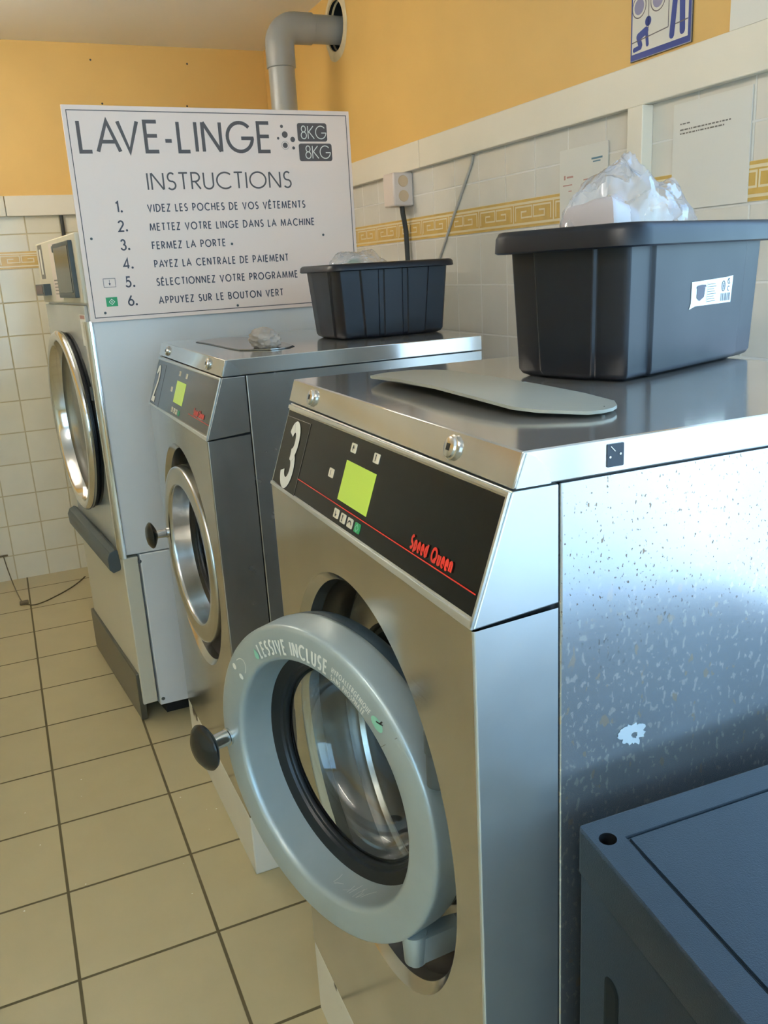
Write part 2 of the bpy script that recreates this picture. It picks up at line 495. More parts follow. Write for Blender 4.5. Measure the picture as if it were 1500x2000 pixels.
# ------------------------------------------------------------------ mesh builder
class MB:
    def __init__(self):
        self.v, self.f, self.m = [], [], []

    def add(self, vs, fs, mi=0):
        o = len(self.v)
        self.v += [tuple(p) for p in vs]
        self.f += [tuple(i + o for i in f) for f in fs]
        self.m += [mi] * len(fs)
        return self

    def box(self, x0, x1, y0, y1, z0, z1, mi=0):
        vs = [(x, y, z) for z in (z0, z1) for y in (y0, y1) for x in (x0, x1)]
        return self.add(vs, [(0, 2, 3, 1), (4, 5, 7, 6), (0, 1, 5, 4), (2, 6, 7, 3), (0, 4, 6, 2), (1, 3, 7, 5)], mi)

    def prism(self, poly, h0, h1, to3, mi=0):
        n = len(poly)
        vs = [to3(a, b, h0) for a, b in poly] + [to3(a, b, h1) for a, b in poly]
        fs = [tuple(range(n)), tuple(range(2 * n - 1, n - 1, -1))]
        fs += [(i, (i + 1) % n, n + (i + 1) % n, n + i) for i in range(n)]
        return self.add(vs, fs, mi)

    def lathe(self, prof, c, ax, e1, e2, n=64, mi=0, closed=False, a0=0.0, a1=2 * PI):
        """prof: list of (radius, offset along ax)."""
        c, ax, e1, e2 = Vector(c), Vector(ax), Vector(e1), Vector(e2)
        full = abs(a1 - a0 - 2 * PI) < 1e-6
        k = n if full else n + 1
        vs = []
        for r, a in prof:
            for i in range(k):
                t = a0 + (a1 - a0) * i / n
                vs.append(c + ax * a + (e1 * math.cos(t) + e2 * math.sin(t)) * r)
        fs = []
        m = len(prof)
        for j in range(m if closed else m - 1):
            j2 = (j + 1) % m
            for i in range(n):
                i2 = (i + 1) % k
                fs.append((j * k + i, j * k + i2, j2 * k + i2, j2 * k + i))
        return self.add(vs, fs, mi)

    def tube(self, path, r, n=10, mi=0, cap=True):
        P = [Vector(p) for p in path]
        rs = r if isinstance(r, (list, tuple)) else [r] * len(P)
        vs = []
        prev = None
        for i, p in enumerate(P):
            d = (P[min(i + 1, len(P) - 1)] - P[max(i - 1, 0)]).normalized()
            if prev is None:
                a = Vector((0, 0, 1)) if abs(d.z) < 0.9 else Vector((1, 0, 0))
                e = d.cross(a).normalized()
            else:
                e = (prev - d * prev.dot(d)).normalized()
            prev = e
            g = d.cross(e)
            for k in range(n):
                t = 2 * PI * k / n
                vs.append(p + (e * math.cos(t) + g * math.sin(t)) * rs[i])
        fs = []
        for i in range(len(P) - 1):
            for k in range(n):
                k2 = (k + 1) % n
                fs.append((i * n + k, i * n + k2, (i + 1) * n + k2, (i + 1) * n + k))
        if cap:
            fs.append(tuple(range(n - 1, -1, -1)))
            fs.append(tuple(range((len(P) - 1) * n, len(P) * n)))
        return self.add(vs, fs, mi)

    def loft(self, rings, mi=0, cap0=True, cap1=True):
        n = len(rings[0])
        vs = [p for r in rings for p in r]
        fs = []
        for j in range(len(rings) - 1):
            for i in range(n):
                i2 = (i + 1) % n
                fs.append((j * n + i, j * n + i2, (j + 1) * n + i2, (j + 1) * n + i))
        if cap0:
            fs.append(tuple(range(n - 1, -1, -1)))
        if cap1:
            fs.append(tuple(range((len(rings) - 1) * n, len(rings) * n)))
        return self.add(vs, fs, mi)

    def holed_plate(self, u0, u1, v0, v1, cu, cv, r, to3, n=96, mi=0):
        """Rectangle with a round hole; returns the hole's rim points."""
        angs = [2 * PI * i / n for i in range(n)]
        for a, b in ((u0, v0), (u1, v0), (u1, v1), (u0, v1)):
            angs.append(math.atan2(b - cv, a - cu) % (2 * PI))
        angs = sorted(set(round(a, 9) for a in angs))
        inner, outer = [], []
        for a in angs:
            dx, dy = math.cos(a), math.sin(a)
            ts = []
            if dx > 1e-9:
                ts.append((u1 - cu) / dx)
            if dx < -1e-9:
                ts.append((u0 - cu) / dx)
            if dy > 1e-9:
                ts.append((v1 - cv) / dy)
            if dy < -1e-9:
                ts.append((v0 - cv) / dy)
            t = min(ts)
            outer.append(to3(cu + dx * t, cv + dy * t))
            inner.append(to3(cu + dx * r, cv + dy * r))
        k = len(angs)
        self.add(inner + outer, [(i, (i + 1) % k, k + (i + 1) % k, k + i) for i in range(k)], mi)
        return self

    def build(self, name, mats, parent=None, bevel=0.0, smooth=35.0, off=(0, 0, 0), recalc=True, seg=2):
        me = bpy.data.meshes.new(name)
        ox, oy, oz = off
        me.from_pydata([(x - ox, y - oy, z - oz) for x, y, z in self.v], [], self.f)
        if not isinstance(mats, (list, tuple)):
            mats = [mats]
        for m in mats:
            me.materials.append(m)
        for p, i in zip(me.polygons, self.m):
            p.material_index = i
        me.update()
        if recalc:
            bm = bmesh.new()
            bm.from_mesh(me)
            bmesh.ops.remove_doubles(bm, verts=bm.verts, dist=1e-6)
            bmesh.ops.recalc_face_normals(bm, faces=bm.faces)
            bm.to_mesh(me)
            bm.free()
        if smooth:
            me.polygons.foreach_set('use_smooth', [True] * len(me.polygons))
            me.set_sharp_from_angle(angle=math.radians(smooth))
        o = bpy.data.objects.new(name, me)
        C.objects.link(o)
        if parent is not None:
            o.parent = parent
        if bevel:
            b = o.modifiers.new('edge', 'BEVEL')
            b.width = bevel
            b.segments = seg
            b.limit_method = 'ANGLE'
            b.angle_limit = math.radians(40)
            b.harden_normals = False
        return o


def tag(o, label, cat, group=None, kind=None):
    o['label'] = label
    o['category'] = cat
    if group:
        o['group'] = group
    if kind:
        o['kind'] = kind
    return o


def thing(name, label, cat, loc=(0, 0, 0), rz=0.0, group=None):
    o = bpy.data.objects.new(name, None)
    o.empty_display_size = 0.1
    C.objects.link(o)
    o.location = loc
    o.rotation_euler = (0, 0, rz)
    return tag(o, label, cat, group)


def structure(name, mb, mats, **k):
    o = mb.build(name, mats, **k)
    o['kind'] = 'structure'
    return o


def copy_tree(o, parent=None):
    c = o.copy()
    C.objects.link(c)
    c.parent = parent
    for ch in list(o.children):
        copy_tree(ch, c)
    return c


# ------------------------------------------------------------------ stroke lettering
def arc(cx, cy, rx, ry, d0, d1, n=None):
    n = n or max(6, int(abs(d1 - d0) / 11))
    return [(cx + rx * math.cos(math.radians(d0 + (d1 - d0) * i / n)), cy + ry * math.sin(math.radians(d0 + (d1 - d0) * i / n)))
            for i in range(n + 1)]


def _s(cx=0.23):
    up = arc(0.24, 0.745, 0.2, 0.255, 40, 270)
    lo = arc(0.23, 0.25, 0.23, 0.25, 90, -145)
    return up[:-1] + lo[1:] if False else up + lo[2:]


GL = {
    'A': (0.80, [[(0, 0), (0.40, 1), (0.80, 0)], [(0.15, 0.33), (0.65, 0.33)]]),
    'B': (0.50, [[(0, 0), (0, 1), (0.2, 1)] + arc(0.2, 0.765, 0.25, 0.235, 90, -90) + [(0, 0.53)],
                 [(0.2, 0.53)] + arc(0.22, 0.265, 0.28, 0.265, 90, -90) + [(0, 0)]]),
    'C': (0.84, [arc(0.5, 0.5, 0.5, 0.5, 47, 313)]),
    'D': (0.68, [[(0, 0), (0, 1), (0.18, 1)] + arc(0.18, 0.5, 0.5, 0.5, 90, -90) + [(0, 0)]]),
    'E': (0.45, [[(0.45, 1), (0, 1), (0, 0), (0.45, 0)], [(0, 0.53), (0.43, 0.53)]]),
    'F': (0.43, [[(0.43, 1), (0, 1), (0, 0)], [(0, 0.53), (0.41, 0.53)]]),
    'G': (0.98, [arc(0.5, 0.5, 0.5, 0.5, 42, 352) + [(0.99, 0.46), (0.55, 0.46)]]),
    'H': (0.62, [[(0, 0), (0, 1)], [(0.62, 0), (0.62, 1)], [(0, 0.53), (0.62, 0.53)]]),
    'I': (0.0, [[(0, 0), (0, 1)]]),
    'K': (0.56, [[(0, 0), (0, 1)], [(0.52, 1), (0.03, 0.5)], [(0.08, 0.56), (0.57, 0)]]),
    'L': (0.40, [[(0, 1), (0, 0), (0.40, 0)]]),
    'M': (0.88, [[(0, 0), (0.10, 1)], [(0.10, 1), (0.44, 0.08), (0.78, 1)], [(0.78, 1), (0.88, 0)]]),
    'N': (0.68, [[(0, 0), (0, 1)], [(0.02, 1), (0.66, 0)], [(0.68, 0), (0.68, 1)]]),
    'O': (1.0, [arc(0.5, 0.5, 0.5, 0.5, 0, 360, 36)]),
    'P': (0.47, [[(0, 0), (0, 1), (0.2, 1)] + arc(0.2, 0.73, 0.27, 0.27, 90, -90) + [(0, 0.46)]]),
    'Q': (1.0, [arc(0.5, 0.5, 0.5, 0.5, 0, 360, 36), [(0.62, 0.28), (0.95, -0.06)]]),
    'R': (0.50, [[(0, 0), (0, 1), (0.2, 1)] + arc(0.2, 0.73, 0.27, 0.27, 90, -90) + [(0, 0.46)], [(0.2, 0.46), (0.5, 0)]]),
    'S': (0.46, [_s()]),
    'T': (0.52, [[(0, 1), (0.52, 1)], [(0.26, 1), (0.26, 0)]]),
    'U': (0.56, [[(0, 1), (0, 0.28)] + arc(0.28, 0.28, 0.28, 0.28, 180, 360) + [(0.56, 1)]]),
    'V': (0.70, [[(0, 1), (0.35, 0), (0.70, 1)]]),
    'X': (0.6, [[(0, 1), (0.6, 0)], [(0, 0), (0.6, 1)]]),
    'Y': (0.6, [[(0, 1), (0.3, 0.48), (0.6, 1)], [(0.3, 0.48), (0.3, 0)]]),
    'Z': (0.52, [[(0.02, 1), (0.5, 1), (0, 0), (0.52, 0)]]),
    '-': (0.24, [[(0, 0.36), (0.24, 0.36)]]),
    '.': (0.0, [arc(0.02, 0.06, 0.035, 0.035, 0, 360, 10)]),
    '1': (0.22, [[(0, 0.86), (0.2, 1), (0.2, 0)]]),
    '2': (0.5, [arc(0.25, 0.74, 0.24, 0.26, 165, -38) + [(0, 0), (0.52, 0)]]),
    '3': (0.48, [arc(0.22, 0.755, 0.2, 0.245, 160, -90), arc(0.22, 0.265, 0.25, 0.265, 88, -165)]),
    '4': (0.58, [[(0.44, 0), (0.44, 1), (0, 0.24), (0.58, 0.24)]]),
    '5': (0.5, [[(0.46, 1), (0.12, 1), (0.06, 0.56)] + arc(0.2, 0.31, 0.27, 0.31, 118, -150)]),
    '6': (0.52, [[(0.36, 1), (0.05, 0.46)], arc(0.26, 0.29, 0.26, 0.29, 0, 360, 28)]),
    '8': (0.5, [arc(0.25, 0.765, 0.2, 0.235, 0, 360, 24), arc(0.25, 0.265, 0.25, 0.265, 0, 360, 26)]),
    ' ': (0.22, []),
    'p': (0.42, [[(0, -0.25), (0, 0.72)], arc(0.22, 0.36, 0.2, 0.36, 0, 360, 20)]),
    'e': (0.40, [[(0.02, 0.38), (0.38, 0.38)] + arc(0.2, 0.36, 0.2, 0.36, 0, 310)]),
    'd': (0.42, [[(0.42, 0), (0.42, 1)], arc(0.2, 0.36, 0.2, 0.36, 0, 360, 20)]),
    'u': (0.40, [[(0, 0.72), (0, 0.2)] + arc(0.2, 0.2, 0.2, 0.2, 180, 360) + [(0.40, 0.72)], [(0.40, 0.4), (0.40, 0)]]),
    'n': (0.40, [[(0, 0), (0, 0.72)], [(0, 0.4)] + arc(0.2, 0.52, 0.2, 0.2, 180, 0) + [(0.40, 0)]]),
}
GL['É'] = (0.45, GL['E'][1] + [[(0.16, 1.12), (0.30, 1.26)]])
GL['Ê'] = (0.45, GL['E'][1] + [[(0.08, 1.12), (0.22, 1.25), (0.36, 1.12)]])


def ribbon2(pl, h):
    """Flat ribbon (list of quads in 2-D) of half-width h along a polyline, mitred."""
    out = []
    pl = [p for i, p in enumerate(pl) if i == 0 or math.hypot(p[0] - pl[i - 1][0], p[1] - pl[i - 1][1]) > 1e-5]
    n = len(pl)
    closed = n > 3 and math.hypot(pl[0][0] - pl[-1][0], pl[0][1] - pl[-1][1]) < 1e-6
    Lp, Rp = [], []
    for i in range(n):
        def d(a, b):
            x, y = pl[b][0] - pl[a][0], pl[b][1] - pl[a][1]
            l = math.hypot(x, y) or 1e-9
            return x / l, y / l
        if closed:
            d0 = d((i - 1) % (n - 1), i % (n - 1)) if i % (n - 1) else d(n - 2, n - 1)
            d1 = d(i % (n - 1), i % (n - 1) + 1)
        else:
            d0 = d(i - 1, i) if i > 0 else d(0, 1)
            d1 = d(i, i + 1) if i < n - 1 else d(n - 2, n - 1)
        n0, n1 = (-d0[1], d0[0]), (-d1[1], d1[0])
        mx, my = n0[0] + n1[0], n0[1] + n1[1]
        l = math.hypot(mx, my) or 1e-9
        mx, my = mx / l, my / l
        k = min(1.0 / max(0.2, mx * n0[0] + my * n0[1]), 2.3)
        Lp.append((pl[i][0] + mx * h * k, pl[i][1] + my * h * k))
        Rp.append((pl[i][0] - mx * h * k, pl[i][1] - my * h * k))
    for i in range(n - 1):
        out.append([Rp[i], Rp[i + 1], Lp[i + 1], Lp[i]])
    return out


KERN = {'AV': -0.26, 'VA': -0.2, 'LA': -0.06, 'AY': -0.2, 'LT': -0.1}


def text_quads(s, xs, th, sp):
    """Quads in units of cap height; xs squeezes the letters, th is the stroke, sp the gap. Returns quads, width."""
    x, q = 0.0, []
    for i_, ch in enumerate(s):
        wd, st = GL[ch]
        for pl in st:
            q += ribbon2([(x + px * xs, py) for px, py in pl], th / 2)
        x += wd * xs + sp + KERN.get(s[i_:i_ + 2], 0.0)
    return q, x - sp


LAY = [0]


def layer(pts):
    """Overlapping print strokes get hair-thin different heights so that they never coincide."""
    P = [Vector(p) for p in pts]
    nrm = (P[1] - P[0]).cross(P[2] - P[0])
    if nrm.length < 1e-14:
        return pts
    LAY[0] = (LAY[0] + 1) % 11
    return [tuple(p + nrm.normalized() * (LAY[0] - 5) * 1.6e-5) for p in P]


def put_text(mb, s, to3, x0, x1, y, h, th=0.12, sp=0.2, xs=None, mi=0):
    """Lettering whose cap height is h, filling x0..x1 on a surface given by to3(x, y)."""
    th_u = th
    if xs is None:                       # fit the width by solving for xs
        wd = sum(GL[c][0] for c in s)
        want = abs(x1 - x0) / h - sum(KERN.get(s[i:i + 2], 0.0) for i in range(len(s) - 1))
        xs = max(0.2, (want - sp * (len(s) - 1)) / max(wd, 1e-6))
    q, _ = text_quads(s, xs, th_u, sp)
    sg = 1 if x1 >= x0 else -1
    for quad in q:
        mb.add(layer([to3(x0 + sg * a * h, y + b * h) for a, b in quad]), [(0, 1, 2, 3)], mi)


def disc2(cx, cy, r, n=24, ry=None):
    return [(cx + r * math.cos(2 * PI * i / n), cy + (ry or r) * math.sin(2 * PI * i / n)) for i in range(n)]


def rrect(x0, x1, y0, y1, r, n=5):
    p = []
    for cx, cy, a in ((x1 - r, y1 - r, 0), (x0 + r, y1 - r, 90), (x0 + r, y0 + r, 180), (x1 - r, y0 + r, 270)):
        for i in range(n + 1):
            t = math.radians(a + 90 * i / n)
            p.append((cx + r * math.cos(t), cy + r * math.sin(t)))
    return p


def poly(mb, pts, to3, mi=0):
    mb.add(layer([to3(a, b) for a, b in pts]), [tuple(range(len(pts)))], mi)


# ------------------------------------------------------------------ the room
FLECKS = [(-0.334, 1.712), (-0.341, 1.625), (-0.044, 1.396), (-0.02, 1.386), (-0.457, 1.452), (-0.366, 1.243), (-0.143, 1.206), (-0.057, 1.308), (-0.487, 1.619), (-0.502, 1.216), (-0.146, 1.091), (-0.096, 1.485)]
PLUGS = [(0.221, 2.306), (0.648, 2.304), (0.627, 2.125), (0.247, 2.129)]
b = MB()
b.add([(XL, YN, 0), (XW, YN, 0), (XW, YE, 0), (XL, YE, 0)], [(0, 1, 2, 3)])
rf = random.Random(5)
for fx, fy in FLECKS:                     # dried paint flecks on the tiles
    r_ = rf.uniform(0.0012, 0.0028)
    b.add([(fx + r_ * rf.uniform(.5, 1.2) * math.cos(t_), fy + r_ * rf.uniform(.5, 1.2) * math.sin(t_), 0.0004) for t_ in (0, 1, 2.1, 3.2, 4.2, 5.3)], [tuple(range(6))], 1)
structure('floor', b, [M['tile_floor'], M['white_print']], recalc=False, smooth=0)
b = MB()
b.add([(XL, YN, ZC), (XW, YN, ZC), (XW, YE, ZC), (XL, YE, ZC)], [(3, 2, 1, 0)])
structure('ceiling', b, M['ceiling'], recalc=False)

WY0, WY1, WZ0, WZ1 = -2.3, 0.42, 0.04, 2.20          # glazed shop front in the right wall
b = MB()
rw = lambda y, z: (XW, y, z)


def wquad(y0, y1, z0, z1, mi):
    b.add([rw(y0, z0), rw(y1, z0), rw(y1, z1), rw(y0, z1)], [(0, 1, 2, 3)], mi)


wquad(WY1, YE, 0, 1.70, 0)
wquad(WY1, 2.45, 1.70, ZC, 1)
wquad(3.05, YE, 1.70, ZC, 1)
b.holed_plate(2.45, 3.05, 1.70, ZC, 2.762, 2.250, 0.086, rw, 48, 1)
wquad(YN, WY0, 0, ZC, 1)
wquad(WY0, WY1, 0, WZ0, 0)
wquad(WY0, WY1, WZ1, ZC, 1)
b.lathe([(0.086, 0), (0.086, 0.25)], (XW, 2.762, 2.250), (1, 0, 0), (0, 1, 0), (0, 0, 1), 48, 2)
structure('wall_right', b, [M['tile_right'], M['paint_yellow'], M['dark_void']], recalc=False, smooth=0)

b = MB()
b.add([(XL, YE, 0), (XW, YE, 0), (XW, YE, 1.7), (XL, YE, 1.7)], [(0, 1, 2, 3)], 0)
b.add([(XL, YE, 1.7), (XW, YE, 1.7), (XW, YE, ZC), (XL, YE, ZC)], [(0, 1, 2, 3)], 1)
for px_, pz_ in PLUGS:                    # old screw holes
    b.add([(px_ + 0.0045 * math.cos(t_ * .7854), YE - 0.0008, pz_ + 0.0045 * math.sin(t_ * .7854)) for t_ in range(8)], [tuple(range(8))], 2)
structure('wall_far', b, [M['tile_end'], M['paint_yellow'], M['cable']], recalc=False, smooth=0)
b = MB()
b.add([(XL, YN, 0), (XL, YE, 0), (XL, YE, 1.7), (XL, YN, 1.7)], [(0, 1, 2, 3)], 0)
b.add([(XL, YN, 1.7), (XL, YE, 1.7), (XL, YE, ZC), (XL, YN, ZC)], [(0, 1, 2, 3)], 1)
structure('wall_left', b, [mat('cream_wall_paint', lin(200, 190, 160), 0.5), M['paint_yellow']], recalc=False, smooth=0)

NX0, NX1, NZ0 = -1.7, 0.85, 0.45                                  # glazed shop front in the near wall
b = MB()
for x0, x1, z0, z1, mi in ((XL, NX0, 0, ZC, 1), (NX1, XW, 0, ZC, 1), (NX0, NX1, 0, NZ0, 1), (NX0, NX1, WZ1, ZC, 1)):
    b.add([(x0, YN, z0), (x1, YN, z0), (x1, YN, z1), (x0, YN, z1)], [(0, 1, 2, 3)], 0)
structure('wall_near', b, [M['paint_yellow']], recalc=False, smooth=0)


def glazing(name, a0, a1, fixed, along_y, nm, WZ0):
    f, g = MB(), MB()
    xs = [a0 + (a1 - a0) * i / nm for i in range(nm + 1)]

    def bx(mb, p0, p1, z0, z1, t):
        if along_y:
            mb.box(fixed - t, fixed + t, p0, p1, z0, z1)
        else:
            mb.box(p0, p1, fixed - t, fixed + t, z0, z1)
    for x in xs:
        bx(f, x - 0.022, x + 0.022, WZ0, WZ1, 0.025)
    bx(f, a0, a1, WZ0, WZ0 + 0.05, 0.024)
    bx(f, a0, a1, WZ1 - 0.05, WZ1, 0.024)
    o = structure(name, f, M['alu'], smooth=0)
    for i in range(nm):
        g = MB()
        p0, p1, z0, z1 = xs[i] + 0.022, xs[i + 1] - 0.022, WZ0 + 0.05, WZ1 - 0.05
        if along_y:
            g.add([(fixed, p0, z0), (fixed, p1, z0), (fixed, p1, z1), (fixed, p0, z1)], [(0, 1, 2, 3)])
        else:
            g.add([(p0, fixed, z0), (p1, fixed, z0), (p1, fixed, z1), (p0, fixed, z1)], [(0, 1, 2, 3)])
        g.build('pane', M['window_glass'], o, recalc=False, smooth=0)


glazing('window_1', WY0, WY1, XW + 0.03, True, 3, WZ0)
glazing('window_2', NX0, NX1, YN - 0.03, False, 3, NZ0)
b = MB()
b.add([(-14, -16, -0.06), (16, -16, -0.06), (16, 16, -0.06), (-14, 16, -0.06)], [(0, 1, 2, 3)])
structure('ground', b, M['ground'], recalc=False, smooth=0)

# white rails
b = MB()
b.box(XW - 0.022, XW - 0.0005, 0.45, 2.055, TRB, TRT)
b.box(XW - 0.022, XW - 0.0005, 2.058, YE - 0.03, TRB, TRT)
structure('trim_1', b, M['rail'], bevel=0.002)
b = MB()
b.box(XL + 0.01, -0.228, YE - 0.022, YE - 0.0005, TRB, TRT)
b.box(-0.225, XW - 0.025, YE - 0.022, YE - 0.0005, TRB, TRT)
structure('trim_2', b, M['rail'], bevel=0.002)


# ochre key-pattern tile bands
def band(name, to3, u_start, pitch, n):
    b = MB()
    z0, z1, z2, z3, z4, z5 = 1.440, 1.4475, 1.4535, 1.5005, 1.5065, 1.514
    ua, ub = u_start, u_start + pitch * n
    b.add([to3(ua, z0, .0012), to3(ub, z0, .0012), to3(ub, z5, .0012), to3(ua, z5, .0012)], [(0, 1, 2, 3)], 1)
    for za, zb in ((z0 + .001, z1), (z4, z5 - .001)):
        b.add([to3(ua, za, .0016), to3(ub, za, .0016), to3(ub, zb, .0016), to3(ua, zb, .0016)], [(0, 1, 2, 3)], 0)
    h = z3 - z2
    for i in range(n):
        u = ua + pitch * i
        b.add([to3(u + .0022, z2, .0016), to3(u + pitch - .0022, z2, .0016), to3(u + pitch - .0022, z3, .0016), to3(u + .0022, z3, .0016)],
              [(0, 1, 2, 3)], 0)
        for k in range(2):
            ox = u + pitch * (0.06 + 0.46 * k)
            wd = pitch * 0.42
            pl = [(0, .1), (0, .88), (1, .88), (1, .28), (.36, .28), (.36, .6), (.68, .6)]
            if k:
                pl = [(1 - a, c) for a, c in pl]
            pl = [(ox + a * wd, z2 + c * h) for a, c in pl]
            for q in ribbon2(pl, 0.0022):
                b.add([to3(a, c, .002) for a, c in q], [(0, 1, 2, 3)], 1)
    return structure(name, b, [M['ochre'], M['cream']], recalc=False, smooth=0)


band('trim_3', lambda u, z, d: (XW - d, u, z), 0.5722, 0.1906, 16)
band('trim_4', lambda u, z, d: (u, YE - d, z), -2.2, 0.1906, 16)


# ceiling lamp: fluorescent fittings (out of frame above); the second is added fill
def ceiling_lamp(x, y, label, proto=None):
    if proto:
        o = copy_tree(proto)
        o.location = (x, y, ZC - 0.002)
        o['label'] = label
        return o
    t = thing('ceiling_lamp', label, 'lamp', (x, y, ZC - 0.002), 0.0, 'fluorescent ceiling lamps')
    h = MB()
    h.box(-0.018, 0.018, -0.63, 0.63, -0.178, -0.135)
    h.box(-0.046, 0.046, -0.63, 0.63, -0.184, -0.176)  # wide plate added under the tubes to throw light at the ceiling
    for e in (-0.4, 0.4):
        h.box(-0.006, 0.006, e - 0.006, e + 0.006, -0.136, 0)
        h.box(-0.03, 0.03, e - 0.03, e + 0.03, -0.006, 0)
    h.build('housing', M['lamp_body'], t, bevel=0.006)
    for s in (-1, 1):
        u = MB()
        u.tube([(s * 0.035, -0.59, -0.155), (s * 0.035, 0.59, -0.155)], 0.013, 12)
        u.build('tube', M['tube'], t)
        for e in (-1, 1):
            k = MB()
            k.box(min(s * 0.017, s * 0.049), max(s * 0.017, s * 0.049), e * 0.595 - 0.01, e * 0.595 + 0.01, -0.170, -0.140)
            k.build('socket', M['lamp_body'], t)
    return t


lamp = ceiling_lamp(-0.75, 2.55, 'white fluorescent ceiling lamp above the floor in front of the dryer')
ceiling_lamp(-0.75, -0.6, 'added white fluorescent fill lamp, unseen, above the open washing machine door', lamp)  # unseen fill lamp, added to brighten the near part of the room


# ------------------------------------------------------------------ washing machines
def washing_machine(no, loc, rz, label, ring_c, az, film, side_mat, cheek_mat, front_mat, lid_mat, flap_kind):
    t = thing('washing_machine', label, 'washing machine', loc, rz, 'stainless steel washing machines in a row')
    OFF = (0, 0, ZP)

    def B(mb, name, mats, par=t, **k):
        return mb.build(name, mats, par, off=OFF, **k)
    ym, zm, rh = W / 2, 0.7033, 0.276
    # front sheet with its round opening and turned-in cheeks
    b = MB()
    fr_ = 0.0028
    b.holed_plate(fr_, W - fr_, ZP, ZB, ym, zm, rh, lambda u, v: (0, u, v), 96)
    for y in (0, W):
        b.add([(fr_, y, ZP), (XS - 0.002, y, ZP), (XS - 0.002, y, ZBS - 0.003), (fr_, y, ZB)], [(0, 1, 2, 3)], 1)
        sg_ = 1 if y == 0 else -1
        fold = [(fr_ - fr_ * math.sin(PI / 2 * i / 6), y + sg_ * (fr_ - fr_ * math.cos(PI / 2 * i / 6))) for i in range(7)]
        b.add([(p[0], p[1], ZP) for p in fold] + [(p[0], p[1], ZB) for p in fold], [(i, i + 1, i + 8, i + 7) for i in range(6)], 1)
    b.lathe([(rh, 0), (rh - 0.003, 0.004), (rh - 0.012, 0.012), (rh - 0.014, 0.03)], (0, ym, zm), (1, 0, 0), (0, 1, 0), (0, 0, 1), 96, 0)
    B(b, 'front_panel', [front_mat, cheek_mat], recalc=False, smooth=30)
    # cabinet behind the seam
    b = MB()
    g = 0.0015
    b.add([(XS + 0.003, 0, ZP), (DEP, 0, ZP), (DEP, 0, ZT - g), (XS + 0.003, 0, ZT - g), (XS, W, ZP), (DEP, W, ZP), (DEP, W, ZT - g), (XS, W, ZT - g)],
          [(0, 1, 2, 3), (5, 4, 7, 6), (1, 5, 6, 2), (0, 4, 5, 1), (3, 2, 6, 7)], 0)
    fold = [(XS + 0.003 - 0.003 * math.sin(PI / 2 * i / 5), 0.003 - 0.003 * math.cos(PI / 2 * i / 5)) for i in range(6)] + [(XS, 0.012)]
    b.add([(p[0], p[1], ZP) for p in fold] + [(p[0], p[1], ZT - g) for p in fold], [(i, i + 1, i + 8, i + 7) for i in range(6)], 0)
    for y in (0.006, W - 0.006):           # added dark sheets: block light and stand in for shade in the seams
        b.add([(0.02, y, ZP), (DEP - .02, y, ZP), (DEP - .02, y, ZT), (XT + 0.004, y, ZT), (0.01, y, ZB)], [(0, 1, 2, 3, 4)], 1)
    B(b, 'cabinet', [side_mat, M['dark_void']], recalc=False, smooth=30)
    if no == 3:
        b = MB()
        rr = random.Random(3)
        pts = []
        for i in range(60):
            a = 2 * PI * i / 60
            r = 0.0140 * (1 + 0.45 * mnoise.noise(Vector((2.2 * math.cos(a), 2.2 * math.sin(a), 4.1))) + 0.30 * mnoise.noise(Vector((6 * math.cos(a), 6 * math.sin(a), 1.3))))
            pts.append((0.182 + r * 1.15 * math.cos(a) + 0.3 * r * math.sin(a), 0.884 + r * 0.8 * math.sin(a) - 0.25 * r * math.cos(a)))
        k = len(pts)
        hole = [(0.184 + (x - 0.182) * 0.22, 0.882 + (z - 0.884) * 0.3) for x, z in pts]
        b.add([(x, -0.0006, z) for x, z in pts] + [(x, -0.0006, z) for x, z in hole],
              [(i, (i + 1) % k, k + (i + 1) % k, k + i) for i in range(k)])
        B(b, 'sticker_residue', M['torn'], recalc=False, smooth=0)['label'] = 'torn pale sticker residue'
    # control housing: sloped
    b = MB()
    g2 = 0.0015
    b.add([(0, 0, ZB + g2), (XT, 0, ZT - g2), (XS - 0.002, 0, ZT - g2), (XS - 0.002, 0, ZBS + g2),
           (0, W, ZB + g2), (XT, W, ZT - g2), (XS - 0.002, W, ZT - g2), (XS - 0.002, W, ZBS + g2)],
          [(0, 1, 2, 3), (7, 6, 5, 4), (4, 5, 1, 0), (5, 6, 2, 1), (0, 3, 7, 4)], 0)
    B(b, 'control_housing', [cheek_mat], smooth=0, bevel=0.0015)
    sl = Vector((XT, 0, ZT - ZB))
    ln = sl.length
    sl.normalize()
    nn = Vector((-sl.z, 0, sl.x))

    def cp(y, s, d=0.0):
        p = Vector((0, y, ZB)) + sl * s + nn * d
        return tuple(p)
    b = MB()
    b.prism([(0.006, 0.012), (0.652, 0.007), (0.652, 0.121), (0.006, 0.125)], 0.0, 0.0014, lambda a, c, h: cp(a, c, h))
    panel = B(b, 'control_panel', film, smooth=0)
    b = MB()
    fr = [(0.001, 0.0), (0.656, 0.0), (0.656, 0.006), (0.001, 0.006)]
    b.prism([(0.001, 0.001), (0.657, 0.001), (0.657, 0.006), (0.001, 0.009)], 0.0, 0.003, lambda a, c, h: cp(a, c, h))
    b.prism([(0.001, 0.127), (0.657, 0.123), (0.657, 0.129), (0.001, 0.131)], 0.0, 0.003, lambda a, c, h: cp(a, c, h))
    b.prism([(0.001, 0.003), (0.005, 0.003), (0.005, 0.129), (0.001, 0.129)], 0.0, 0.003, lambda a, c, h: cp(a, c, h))
    B(b, 'panel_frame', M['steel_cheek'], panel, bevel=0.0008)
    D1, D2, D3 = 0.0018, 0.0022, 0.0026
    b = MB()
